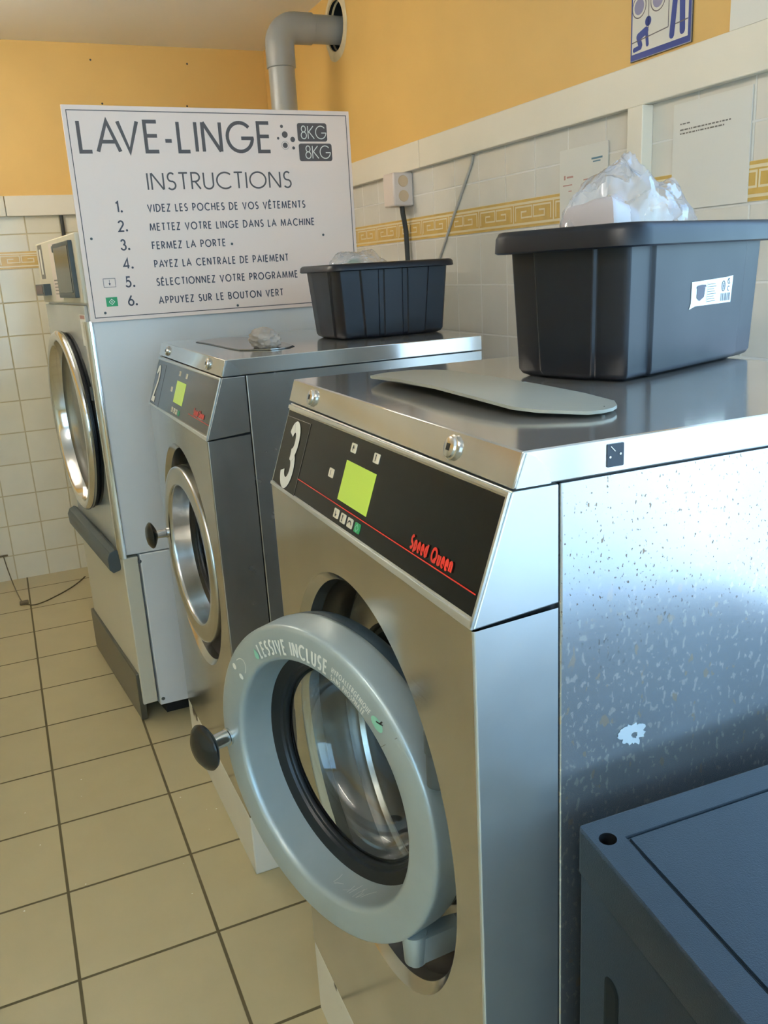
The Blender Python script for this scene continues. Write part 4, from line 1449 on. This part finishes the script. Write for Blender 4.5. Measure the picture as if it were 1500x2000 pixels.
b.build('arrow_icon', M['sign_ink_dark'], st, off=SO, recalc=False, smooth=0)
b = MB()
poly(b, [(-0.0555, 1.2935), (-0.0245, 1.2935), (-0.0245, 1.3185), (-0.0555, 1.3185)], sg, 0)
for q in ribbon2([(-0.040, 1.3135), (-0.0325, 1.306), (-0.040, 1.2985), (-0.0475, 1.306), (-0.040, 1.3135)], 0.0008) + ribbon2([(-0.040, 1.3085), (-0.040, 1.3035)], 0.0014):
    poly(b, q, sg2, 1)
b.build('green_start_icon', [M['green_key'], M['white_print']], st, off=SO, recalc=False, smooth=0)
for x, z in ((-0.071, 1.476), (-0.062, 1.277), (0.604, 1.462), (0.319, 1.447), (0.318, 1.272)):
    b = MB()
    b.lathe([(0, -0.0062), (0.0032, -0.0058), (0.0036, -0.004)], (x, YSIGN, z), (0, 1, 0), (1, 0, 0), (0, 0, 1), 14)
    b.build('screw', M['grey_handle'], st, off=SO, recalc=False)


# ------------------------------------------------------------------ totes
def outline(a, bb, grooves):
    """Tote cross-section: faces with stepped corner posts, and shallow grooves on the long sides."""
    p = []
    c, e, g = 0.030, 0.0045, 0.003
    for (sx, sy) in ((1, -1), (1, 1), (-1, 1), (-1, -1)):
        if sx * sy < 0:
            seq = [(sx * (a - 0.062), sy * bb), (sx * (a - 0.058), sy * (bb - e)), (sx * (a - 0.012), sy * (bb - e)), (sx * (a - e - .001), sy * (bb - 0.012)),
                   (sx * (a - e), sy * (bb - 0.048)), (sx * a, sy * (bb - 0.052))]
        else:
            seq = [(sx * a, sy * (bb - 0.052)), (sx * (a - e), sy * (bb - 0.048)), (sx * (a - e - .001), sy * (bb - 0.012)), (sx * (a - 0.012), sy * (bb - e)),
                   (sx * (a - 0.058), sy * (bb - e)), (sx * (a - 0.062), sy * bb)]
        p += seq
        if grooves and sx == 1 and sy == 1:
            for gx in (0.026, -0.036):
                p += [(gx + 0.008, bb), (gx + 0.006, bb - g), (gx - 0.006, bb - g), (gx - 0.008, bb)]
        if grooves and sx == -1 and sy == -1:
            for gx in (-0.036, 0.026):
                p += [(gx - 0.008, -bb), (gx - 0.006, -bb + g), (gx + 0.006, -bb + g), (gx + 0.008, -bb)]
    return p


def tote(label, cx, cy, yaw, a, bb, fl, h, zb, rim_out, rim_h, grooves, lab):
    t = thing('storage_tote', label, 'tote', (cx, cy, zb), yaw, 'black plastic totes on the washing machines')
    # outer shell rings: the foot is set in a little, then flares to the rim
    b = MB()
    rings = []
    for k, z in ((-0.010, 0.0), (-0.003, 0.004), (0.0, 0.010)):
        rings.append([(x, y, z) for x, y in outline(a + k, bb + k, grooves)])
    for i in range(1, 5):
        k = fl * i / 4
        rings.append([(x, y, 0.010 + (h - 0.010) * i / 4) for x, y in outline(a + k, bb + k, grooves)])
    rings.append([(x, y, h + rim_h - 0.003) for x, y in outline(a + fl, bb + fl, grooves)])
    rings.append([(x, y, h + rim_h - 0.003) for x, y in outline(a + fl - .004, bb + fl - .004, grooves)])
    rings.append([(x, y, 0.006) for x, y in outline(a - 0.006, bb - 0.006, grooves)])
    b.loft(rings)
    b.build('body', M['tote'], t, smooth=40, bevel=0.0012)
    b = MB()
    rr = []
    A, Bq = a + fl, bb + fl
    for k, z in ((-0.001, h + rim_h - 0.006), (0.006, h + 0.004), (rim_out - 0.004, h - 0.001), (rim_out, h + 0.001), (rim_out - 0.0015, h + rim_h * 0.7),
                 (rim_out - 0.006, h + rim_h - 0.001), (rim_out - 0.011, h + rim_h), (-0.004, h + rim_h), (-0.006, h + rim_h - 0.005)):
        rr.append([(x, y, z) for x, y in rrect(-A - k, A + k, -Bq - k, Bq + k, 0.022 + max(k, 0), 7)])
    b.loft(rr, cap0=False, cap1=False)
    n = len(rr[0])
    b.f += [((len(rr) - 1) * n + i, (len(rr) - 1) * n + (i + 1) % n, (i + 1) % n, i) for i in range(n)]
    b.m += [0] * n
    b.build('rim', M['tote'], t, smooth=50)
    if lab:
        b = MB()
        # on the long near side (-y local), which leans outwards slightly
        def fp(x, z, d=0.0):
            k = fl * (z - 0.010) / (h - 0.010)
            return (x, -(bb + k) - 0.0006 - d, z)
        x0, x1, z0, z1 = -0.030, 0.086, 0.083, 0.118
        pts = [(x0 + 0.001, z1 - 0.001), (x0 + 0.002, z0 + 0.006), (x0 - 0.002, z0 - 0.002), (x0 + 0.014, z0 + 0.0015), (x1 - 0.006, z0 + 0.001), (x1 - 0.001, z0 + 0.001),
               (x1 + 0.001, z1 - 0.004), (x1 + 0.001, z1 + 0.003), (x1 - 0.018, z1 + 0.0015)]
        poly(b, pts, fp, 0)
        q1 = lambda x, z: fp(x, z, 0.0004)
        # small picture of a tote
        poly(b, [(x0 + .016, z0 + .012), (x0 + .024, z0 + .008), (x0 + .036, z0 + .013), (x0 + .038, z0 + .026), (x0 + .022, z0 + .0255), (x0 + .0155, z0 + .026)], q1, 1)
        poly(b, [(x0 + .013, z0 + .0255), (x0 + .023, z0 + .0250), (x0 + .041, z0 + .0265), (x0 + .039, z0 + .029), (x0 + .028, z0 + .0295), (x0 + .016, z0 + .0285)], q1, 1)
        for i in range(8):
            zz = z0 + 0.0055 + i * 0.0033
            poly(b, [(x0 + .045, zz), (x0 + .045 + .024 - .003 * (i % 3), zz), (x0 + .045 + .024 - .003 * (i % 3), zz + .0008), (x0 + .045, zz + .0008)], q1, 2)
        poly(b, [(x0 + .0437, z0 + .004), (x0 + .0442, z0 + .004), (x0 + .0442, z1 - .003), (x0 + .0437, z1 - .003)], q1, 2)
        for i, wv in enumerate((.0012, .0006, .0016, .0006, .001, .0018, .0006, .0012, .0008, .0016, .001)):
            xx = x0 + .084 + i * .0026
            poly(b, [(xx, z0 + .004), (xx + wv, z0 + .004), (xx + wv, z0 + .0145), (xx, z0 + .0145)], q1, 1)
        ring = [(x0 + .090 + .0048 * math.cos(math.radians(q)), z0 + .0245 + .0068 * math.sin(math.radians(q))) for q in range(0, 361, 20)]
        for q in ribbon2(ring, .0007) + ribbon2([(x0 + .0885, z0 + .020), (x0 + .0885, z0 + .029)], .0005) + ribbon2([(x0 + .0915, z0 + .020), (x0 + .0915, z0 + .029)], .0005) \
                + ribbon2([(x0 + .0885, z0 + .0245), (x0 + .0915, z0 + .0245)], .0005):
            poly(b, q, q1, 1)
        for q in ribbon2([(x0 + .1055 + .0035 * math.cos(math.radians(q)), z0 + .0305 + .0035 * math.sin(math.radians(q))) for q in range(60, 330, 20)], .0006) \
                + ribbon2([(x0 + .103, z0 + .034), (x0 + .109, z0 + .0275)], .0006) \
                + ribbon2([(x0 + .1055 + .003 * math.cos(math.radians(q)), z0 + .0205 + .003 * math.sin(math.radians(q))) for q in range(40, 320, 20)], .0006):
            poly(b, q, q1, 1)
        b.build('product_label', [M['white_print'], M['sign_ink_dark'], M['print_grey']], t, recalc=False, smooth=0)['label'] = 'white printed product label'
    return t


tote('larger black plastic tote with a white product label on washing machine numbered 3', 0.5131, 0.3975, 0.3213, 0.1799, 0.0926, 0.0058, 0.1676, ZL + 0.0008,
     0.021, 0.028, False, True)
tote('smaller black plastic tote with ribbed sides on washing machine numbered 2', 0.5163, 1.3569, 0.0323, 0.139, 0.0945, 0.0104, 0.1557, ZL + 0.0008, 0.014, 0.0155, True, False)


def local(cx, cy, yaw, x, y):
    c, s = math.cos(yaw), math.sin(yaw)
    return cx + x * c - y * s, cy + x * s + y * c


# crumpled plastic in the totes
def bag(name, label, cx, cy, yaw, rx, ry, zb, hgt, seed, m, peak=None, group=None, rough=0.5, boxy=0.0):
    b = MB()
    n, k = 90, 32
    rj = random.Random(int(seed * 10))
    vs = []
    for j in range(k + 1):
        v = j / k
        for i in range(n):
            a = 2 * PI * i / n
            r = math.cos(v * PI / 2) ** 0.55
            x, y, z = rx * r * math.cos(a), ry * r * math.sin(a), math.sin(v * PI / 2)
            if boxy:
                sq = 1.0 / max(abs(math.cos(a)), abs(math.sin(a)))
                k1 = 1 + (sq - 1) * boxy
                r = math.cos(v * PI / 2) ** 0.16
                x, y, z = rx * r * k1 * math.cos(a), ry * r * k1 * math.sin(a), math.sin(v * PI / 2) ** 0.6
            p = Vector((x * 9 + seed, y * 9, z * 1.6))
            # ridged noise gives sharp creases
            rn = 1 - abs(mnoise.noise(p * 1.3)) * 2
            rn2 = 1 - abs(mnoise.noise(p * 3.1 + Vector((5, 2, 1)))) * 2
            d = rough * (0.16 * rn + 0.09 * rn2 - 0.05)
            zz = z * hgt * (1 + 0.35 * mnoise.noise(p * 0.7)) + d * hgt * 0.9 * (0.35 + v)
            if peak:
                px, py, ph, ps = peak
                zz += ph * math.exp(-((x - px) ** 2 + (y - py) ** 2) / ps ** 2) * (0.6 + 0.8 * abs(rn))
            jx, jy, jz = (rj.uniform(-1, 1) * rough for _ in range(3))
            vs.append((x * (1 + d * 0.5) + 0.0010 * jx, y * (1 + d * 0.5) + 0.0010 * jy, zz + 0.0013 * jz * (v > 0.02)))
    fs = [(j * n + i, j * n + (i + 1) % n, (j + 1) * n + (i + 1) % n, (j + 1) * n + i) for j in range(k) for i in range(n)]
    b.add(vs, fs)
    o = b.build(name, m, None, smooth=24, recalc=False)
    o.location = (cx, cy, zb)
    o.rotation_euler = (0, 0, yaw)
    return tag(o, label, 'bag', group)


bx, by = local(0.5131, 0.3975, 0.3213, -0.022, 0.004)
bag('plastic_bag', 'crumpled clear plastic bag bulging from the larger tote', bx, by, 0.32, 0.140, 0.074, ZL + 0.105, 0.150, 3.1, M['clear_bag'], (-0.050, 0.0, 0.034, 0.030), rough=0.9)
bx, by = local(0.5131, 0.3975, 0.3213, -0.108, -0.006)
o = bag('folded_film', 'white folded film inside the clear bag in the larger tote', bx, by, 0.32, 0.036, 0.046, ZL + 0.08, 0.125, 8.4, M['white_film'], None, rough=0.22, boxy=0.8)
o['category'] = 'film'
bx, by = local(0.5163, 1.3569, 0.0323, -0.045, 0.01)
bag('plastic_bag', 'crumpled clear plastic bag peeking out of the smaller ribbed tote', bx, by, 0.1, 0.080, 0.060, ZL + 0.12, 0.066, 12.7, M['clear_bag'], (0.05, 0.0, 0.016, 0.03), rough=0.8)
bx, by = local(0.5163, 1.3569, 0.0323, -0.06, 0.0)
o = bag('wrapper', 'pale green wrapper beside the clear bag in the smaller tote', bx, by, 0.1, 0.022, 0.03, ZL + 0.12, 0.058, 21.3, M['green_tint'], None, rough=0.7)
o['category'] = 'wrapper'

# stone on machine 2
b = MB()
bm = bmesh.new()
bmesh.ops.create_icosphere(bm, subdivisions=5, radius=1.0)
for v in bm.verts:
    p = v.co.copy()
    d = 0.28 * mnoise.noise(p * 1.1 + Vector((4, 1, 7))) + 0.16 * (1 - 2 * abs(mnoise.noise(p * 2.3 + Vector((1, 9, 3))))) + 0.05 * mnoise.noise(p * 6)
    q = p * (1 + d)
    v.co = Vector((q.x * 0.030, q.y * 0.036, max(q.z, -0.72) * 0.024))
me = bpy.data.meshes.new('stone')
zmin = min(v.co.z for v in bm.verts)
for v in bm.verts:
    v.co.z -= zmin
bm.to_mesh(me)
bm.free()
me.materials.append(M['stone'])
me.polygons.foreach_set('use_smooth', [True] * len(me.polygons))
me.set_sharp_from_angle(angle=math.radians(30))
so = bpy.data.objects.new('stone', me)
C.objects.link(so)
sx, sy, _ = m2(0.192, 0.172)
so.location = (sx, sy, ZL + 0.0030)
so.rotation_euler = (0, 0, 0.4)
tag(so, 'pale grey lump of stone lying on the soap flap of washing machine numbered 2', 'stone')

# ------------------------------------------------------------------ dark plastic cabinet at the near right
CZ = 0.83
ct_ = thing('plastic_cabinet', 'anthracite plastic cabinet with a flat lid beside washing machine numbered 3', 'cabinet', (0.36, -0.22, 0))
cO = Vector((0.086, -0.038, 0))
cu = Vector((0.9991, -0.0415, 0))
cv = Vector((-0.130, -0.9915, 0))
CW, CD = 0.62, 0.385


def cpt(u, v, z):
    p = cO + cu * u + cv * v
    return (p.x, p.y, z)


CO = (0.36, -0.22, 0)
LH = 0.048
b = MB()
# lid: plate with a raised border, an inset middle panel and a finger hole in the corner
hole = [(0.018 + 0.0085 * math.cos(2 * PI * i / 28) * (1.18 if i % 7 == 0 else 1), 0.030 + 0.0085 * math.sin(2 * PI * i / 28) * (1.18 if i % 7 == 0 else 1)) for i in range(28)]
b.holed_plate(0.003, 0.034, 0.003, 0.060, 0.018, 0.030, 0.0088, lambda u, v: cpt(u, v, CZ), 32)
for u0, u1, v0, v1 in ((0.034, CW - .003, 0.003, 0.034), (0.003, 0.034, 0.060, CD - .003), (CW - 0.034, CW - .003, 0.034, CD - 0.034), (0.034, CW - .003, CD - 0.034, CD - .003)):
    b.add([cpt(u0, v0, CZ), cpt(u1, v0, CZ), cpt(u1, v1, CZ), cpt(u0, v1, CZ)], [(0, 1, 2, 3)])
b.add([cpt(0.034, 0.034, CZ), cpt(0.034, 0.060, CZ), cpt(0.0345, 0.060, CZ), cpt(0.0345, 0.034, CZ)], [(0, 1, 2, 3)])
zi = CZ - 0.0016
a_, c_, d_ = 0.0345, 0.0375, CW - 0.034
e_, f_, g_ = 0.034, 0.037, CD - 0.034
r0 = [cpt(a_, e_, CZ), cpt(d_, e_, CZ), cpt(d_, g_, CZ), cpt(a_, g_, CZ)]
r1 = [cpt(a_ + .001, e_ + .001, CZ - .003), cpt(d_ - .001, e_ + .001, CZ - .003), cpt(d_ - .001, g_ - .001, CZ - .003), cpt(a_ + .001, g_ - .001, CZ - .003)]
r2 = [cpt(c_, f_, CZ - .003), cpt(d_ - .003, f_, CZ - .003), cpt(d_ - .003, g_ - .003, CZ - .003), cpt(c_, g_ - .003, CZ - .003)]
r3 = [cpt(c_ + .001, f_ + .001, CZ - .0004), cpt(d_ - .004, f_ + .001, CZ - .0004), cpt(d_ - .004, g_ - .004, CZ - .0004), cpt(c_ + .001, g_ - .004, CZ - .0004)]
b.loft([r0, r1, r2, r3], cap0=False, cap1=True)
sk = lambda k, r: rrect(0.003 - k, CW - 0.003 + k, 0.003 - k, CD - 0.003 + k, r, 6)
b.loft([[cpt(u, v, z) for u, v in sk(k, r)] for k, r, z in ((0.0, 0.0005, CZ), (0.0018, 0.006, CZ - 0.0008), (0.003, 0.010, CZ - 0.003), (0.003, 0.010, CZ - LH), (0.0, 0.010, CZ - LH - 0.001))],
       cap0=False, cap1=False)
b.lathe([(0.0088, 0), (0.0088, -0.03), (0, -0.03)], cpt(0.018, 0.030, CZ), (0, 0, 1), cu, cv, 32, 1)
b.build('lid', [M['crate'], M['dark_void']], ct_, off=CO, recalc=False, smooth=40)
b = MB()
b.loft([[cpt(u, v, z) for u, v in sk(k, 0.010)] for k, z in ((-0.0005, CZ - LH - 0.0015), (0.0015, CZ - LH - 0.004), (0.0015, 0.03), (-0.004, 0.0))])
# vertical slots towards the open door: flat patches, recess shade put into the colour
b.build('body', M['crate'], ct_, off=CO, smooth=40)
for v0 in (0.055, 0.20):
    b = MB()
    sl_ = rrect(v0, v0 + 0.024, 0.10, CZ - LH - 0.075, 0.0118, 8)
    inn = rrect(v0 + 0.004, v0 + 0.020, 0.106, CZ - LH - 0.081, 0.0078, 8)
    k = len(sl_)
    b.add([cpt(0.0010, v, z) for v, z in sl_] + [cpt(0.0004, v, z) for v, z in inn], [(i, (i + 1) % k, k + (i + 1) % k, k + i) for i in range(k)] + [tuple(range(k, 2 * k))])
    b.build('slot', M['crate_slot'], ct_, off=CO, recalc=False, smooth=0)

# ------------------------------------------------------------------ exhaust pipe
pt = thing('exhaust_pipe', 'grey plastic exhaust pipe rising behind the instruction board into the yellow wall', 'pipe', (0.788, 2.762, 1.499))
PO = (0.788, 2.762, 1.499)
PZ, PX, PY = 2.235, 0.788, 2.762
b = MB()
b.tube([(PX, PY, 1.505), (PX, PY, 2.13)], 0.0495, 40)
b.build('riser', M['pvc'], pt, off=PO)
b = MB()
path, rad = [(PX, PY, 2.095), (PX, PY, 2.097), (PX, PY, 2.16)], [0.050, 0.0545, 0.0545]
for i in range(0, 11):
    a = PI / 2 * i / 10
    path.append((PX + 0.062 - 0.062 * math.cos(a), PY, PZ - 0.062 + 0.062 * math.sin(a)))
    rad.append(0.0545)
path += [(PX + 0.128, PY, PZ), (PX + 0.130, PY, PZ)]
rad += [0.0545, 0.050]
b.tube(path, rad, 40)
b.build('elbow', M['pvc'], pt, off=PO, smooth=50)
b = MB()
b.tube([(PX + 0.11, PY, PZ), (XW + 0.15, PY, PZ)], 0.0495, 40)
b.build('outlet', M['pvc'], pt, off=PO)
b = MB()
n = 48
ro = [0.118 + 0.010 * mnoise.noise(Vector((math.cos(2 * PI * i / n) * 2, math.sin(2 * PI * i / n) * 2, 3))) for i in range(n)]
vs = []
for i in range(n):
    a = 2 * PI * i / n
    vs.append((XW - 0.0008, 2.762 + ro[i] * math.cos(a), 2.250 + ro[i] * 1.02 * math.sin(a)))
for rr_, d in ((0.100, 0.006), (0.088, 0.004)):
    for i in range(n):
        a = 2 * PI * i / n
        vs.append((XW - d, 2.762 + rr_ * math.cos(a), 2.250 + rr_ * math.sin(a)))
for i in range(n):
    a = 2 * PI * i / n
    vs.append((XW + 0.02, 2.762 + 0.085 * math.cos(a), 2.250 + 0.085 * math.sin(a)))
b.add(vs, [(j * n + i, j * n + (i + 1) % n, (j + 1) * n + (i + 1) % n, (j + 1) * n + i) for j in range(3) for i in range(n)])
o = b.build('plaster_collar', M['plaster'], None, off=(XW, 2.762, 2.25), recalc=False, smooth=50)
o.location = (XW, 2.762, 2.25)
tag(o, 'rough plaster collar round the pipe hole in the yellow wall', 'collar')

# ------------------------------------------------------------------ things on the right wall
t = thing('socket_box', 'ivory surface-mounted socket box with two round covers under the white rail', 'socket', (XW, 2.21, 1.60))
TO = (XW, 2.21, 1.60)
b = MB()
b.box(XW - 0.075, XW - 0.001, 2.150, 2.235, 1.553, 1.660)
b.build('housing', M['ivory'], t, off=TO, bevel=0.006, seg=3)
for z in (1.632, 1.585):
    b = MB()
    b.lathe([(0, -0.0025), (0.0175, -0.0025), (0.019, 0.001)], (XW - 0.038, 2.150, z), (0, 1, 0), (1, 0, 0), (0, 0, 1), 28)
    b.build('round_cover', M['tan_plastic'], t, off=TO, recalc=False)
b = MB()
b.tube([(XW - 0.03, 2.185, 1.556), (XW - 0.028, 2.185, 1.53), (XW - 0.022, 2.188, 1.505), (XW - 0.016, 2.190, 1.47), (XW - 0.014, 2.192, 1.38), (XW - 0.014, 2.192, 1.10),
        (XW - 0.014, 2.192, 0.6)], 0.0085, 12)
o = b.build('power_cable', M['cable'], None, off=(XW, 2.19, 1.3), smooth=60)
o.location = (XW, 2.19, 1.3)
tag(o, 'dark power cable hanging down from the ivory socket box', 'cable')
b = MB()
b.tube([(XW - 0.006, 1.735, 1.662), (XW - 0.005, 1.745, 1.640), (XW - 0.005, 1.965, 1.382), (XW - 0.005, 2.06, 1.27)], 0.0042, 8)
o = b.build('thin_cord', M['thin_cord'], None, off=(XW, 1.85, 1.5), smooth=60)
o.location = (XW, 1.85, 1.5)
tag(o, 'thin grey cord slanting down the white tiles from the rail', 'cord')
b = MB()
b.box(XW - 0.030, XW - 0.0005, 0.966, 1.016, 1.20, TRB - 0.001)
o = b.build('cable_trunking', M['rail'], None, off=(XW, 0.99, 1.2), bevel=0.002)
o.location = (XW, 0.99, 1.2)
tag(o, 'white vertical cable trunking on the tiles below the white rail', 'trunking')


def paper(name, y0, y1, z0, z1, label, marks, tilt=0.0, m=None):
    """y0 is the left edge as one faces the wall (larger y)."""
    b = MB()
    th = 0.0012
    b.box(XW - 0.0030 - th, XW - 0.0022, y1, y0, z0, z1)
    t_ = b.build(name, m or M['paper'], None, off=(XW, y0, z0), smooth=0)
    t_.location = (XW, y0, z0)
    for k, (mm, quads) in enumerate(marks):
        b = MB()
        for (u0, v0, u1, v1) in quads:
            yy0, yy1 = y0 + (y1 - y0) * u0, y0 + (y1 - y0) * u1
            zz0, zz1 = z0 + (z1 - z0) * v0, z0 + (z1 - z0) * v1
            b.add([(XW - 0.0048, yy0, zz0), (XW - 0.0048, yy1, zz0), (XW - 0.0048, yy1, zz1), (XW - 0.0048, yy0, zz1)], [(0, 1, 2, 3)])
        b.build('print', M[mm], t_, off=(XW, y0, z0), recalc=False, smooth=0)
    tag(t_, label, 'notice', 'paper notices on the right wall')
    return t_


def textline(u0, u1, v, h, seed):
    r = random.Random(seed)
    q, u = [], u0
    while u < u1:
        wd = r.uniform(0.015, 0.05)
        q.append((u, v, min(u + wd, u1), v + h))
        u += wd + 0.012
    return q


paper('paper_notice', 0.899, 0.690, 1.440, 1.648, 'white paper notice with three short grey lines right of the trunking',
      [('print_grey', textline(0.10, 0.23, 0.800, 0.012, 1) + textline(0.10, 0.76, 0.745, 0.013, 2) + textline(0.10, 0.68, 0.710, 0.013, 3))])
paper('paper_notice', 1.303, 1.113, 1.405, 1.612, 'white paper notice with a blue mark left of the trunking behind the clear bag',
      [('print_blue', [(0.68, 0.83, 0.90, 0.850)]), ('print_blue', [(0.71, 0.80, 0.86, 0.814)]), ('print_pink', [(0.10, 0.66, 0.135, 0.71), (0.16, 0.675, 0.30, 0.695), (0.08, 0.59, 0.28, 0.603), (0.52, 0.62, 0.65, 0.635), (0.2, 0.52, 0.27, 0.533)])])
paper('paper_notice', 0.756, 0.45, 1.752, 2.00, 'white paper notice on the yellow wall resting on the white rail',
      [('print_grey', textline(0.22, 0.42, 0.225, 0.010, 5) + textline(0.22, 0.62, 0.25, 0.010, 6) + textline(0.22, 0.62, 0.275, 0.010, 7))])

# blue and white pictogram sign
t = thing('pictogram_sign', 'blue and white pictogram sign with a crawling baby and machine doors on the yellow wall', 'sign', (XW, 0.95, 1.757))
PSO = (XW, 0.95, 1.757)
SY0, SY1, SZ0, SZ1 = 1.041, 0.857, 1.7575, 1.985
b = MB()
b.box(XW - 0.0045, XW - 0.0005, SY1, SY0, SZ0, SZ1)
b.build('plate', M['sign_edge'], t, off=PSO, bevel=0.0006)
SWd = SY0 - SY1


def sp(u, v, d=0.0):          # u to the right, v up, both in plate widths
    return (XW - 0.0048 - d, SY0 - u * SWd, SZ0 + v * SWd)


sH = (SZ1 - SZ0) / SWd
b = MB()
s0 = lambda u, v: sp(u, v, 0)
s1 = lambda u, v: sp(u, v, 0.0003)
s2 = lambda u, v: sp(u, v, 0.0006)
poly(b, [(0.01, 0.01), (0.99, 0.01), (0.99, sH - .01), (0.01, sH - .01)], s0, 0)
poly(b, [(0.03, 0.075), (0.95, 0.075), (0.95, sH - .08), (0.03, sH - .08)], s1, 1)
b.build('field', [M['sign_blue'], M['sign_white']], t, off=PSO, recalc=False, smooth=0)
b = MB()
for q in ribbon2([(0.03, 0.20), (0.30, 0.215), (0.64, 0.235)], 0.006) + ribbon2([(0.64, 0.235), (0.64, sH - .09)], 0.006) + ribbon2([(0.31, 0.30), (0.31, sH - .09)], 0.005) \
        + ribbon2([(0.74, 0.235), (0.95, 0.245)], 0.006) + ribbon2([(0.03, 0.86), (0.64, 0.87)], 0.006):
    poly(b, q, s2)
b.build('outline', M['sign_ink'], t, off=PSO, recalc=False, smooth=0)
for cx_, cy_, r in ((0.145, 0.56, 0.098), (0.46, 0.56, 0.10)):
    b = MB()
    ring = disc2(cx_, cy_, r * 1.18, 36)
    for q in ribbon2(ring + ring[:1], 0.006):
        poly(b, q, s2, 0)
    poly(b, disc2(cx_, cy_, r * 0.85, 32), s2, 1)
    b.build('machine_door_symbol', [M['sign_ink'], M['sign_lilac']], t, off=PSO, recalc=False, smooth=0)


def capsule(mb, pts, r, mi=0):
    for q in ribbon2(pts, r):
        poly(mb, q, s2, mi)
    for x, y in pts:
        poly(mb, disc2(x, y, r, 16), s2, mi)


b = MB()
poly(b, disc2(0.305, 0.375, 0.052, 24), s2)
capsule(b, [(0.15, 0.245), (0.27, 0.285)], 0.042)
capsule(b, [(0.28, 0.27), (0.300, 0.135)], 0.024)
capsule(b, [(0.145, 0.235), (0.18, 0.150)], 0.034)
capsule(b, [(0.18, 0.130), (0.075, 0.120)], 0.026)
b.build('crawling_baby_symbol', M['sign_blue'], t, off=PSO, recalc=False, smooth=0)
b = MB()
capsule(b, [(0.700, 0.14), (0.755, 0.62)], 0.040)
capsule(b, [(0.865, 0.15), (0.845, 0.62)], 0.042)
capsule(b, [(0.79, 0.66), (0.81, 0.95)], 0.075)
poly(b, disc2(0.805, 1.08, 0.05, 20), s2)
b.build('standing_figure_symbol', M['sign_blue'], t, off=PSO, recalc=False, smooth=0)

# ------------------------------------------------------------------ end wall and floor odds and ends
b = MB()
b.tube([(0.0, YE - 0.012, TRB - 0.001), (0.001, YE - 0.012, 1.2)], 0.0085, 10)
o = b.build('dark_conduit', M['cable'], None, off=(0, YE, 1.4), smooth=60)
o.location = (0, YE, 1.4)
tag(o, 'dark conduit running down the far tiles behind the dryer', 'conduit')
b = MB()
pp = [(-0.492, 3.690, 0.128), (-0.490, 3.684, 0.11), (-0.483, 3.67, 0.06), (-0.470, 3.60, 0.012), (-0.455, 3.46, 0.004), (-0.437, 3.331, 0.003), (-0.410, 3.285, 0.003), (-0.386, 3.271, 0.003),
      (-0.342, 3.293, 0.003), (-0.30, 3.33, 0.003), (-0.248, 3.385, 0.003), (-0.20, 3.45, 0.003), (-0.150, 3.54, 0.003)]
sm = []
for i in range(len(pp) - 1):
    p0, p1, p2, p3 = [Vector(pp[max(0, min(len(pp) - 1, i + k))]) for k in (-1, 0, 1, 2)]
    for s in range(5):
        q = s / 5
        sm.append(0.5 * ((2 * p1) + (p2 - p0) * q + (2 * p0 - 5 * p1 + 4 * p2 - p3) * q * q + (3 * p1 - p0 - 3 * p2 + p3) * q ** 3))
sm.append(Vector(pp[-1]))
t = thing('loose_cord', 'thin brown cord trailing from the far tiles across the floor', 'cord', (-0.43, 3.33, 0))
b.tube(sm, 0.0026, 8)
b.build('cord', M['floor_cord'], t, off=(-0.43, 3.33, 0), smooth=60)
b = MB()
b.box(-0.450, -0.412, 3.300, 3.335, 0.0, 0.012)
o = b.build('plug', M['floor_cord'], t, off=(-0.43, 3.33, 0), bevel=0.004)
b = MB()
b.box(-0.512, -0.472, 3.688, 3.697, 0.124, 0.132)
b.build('wall_clip', M['floor_cord'], t, off=(-0.43, 3.33, 0), bevel=0.002)
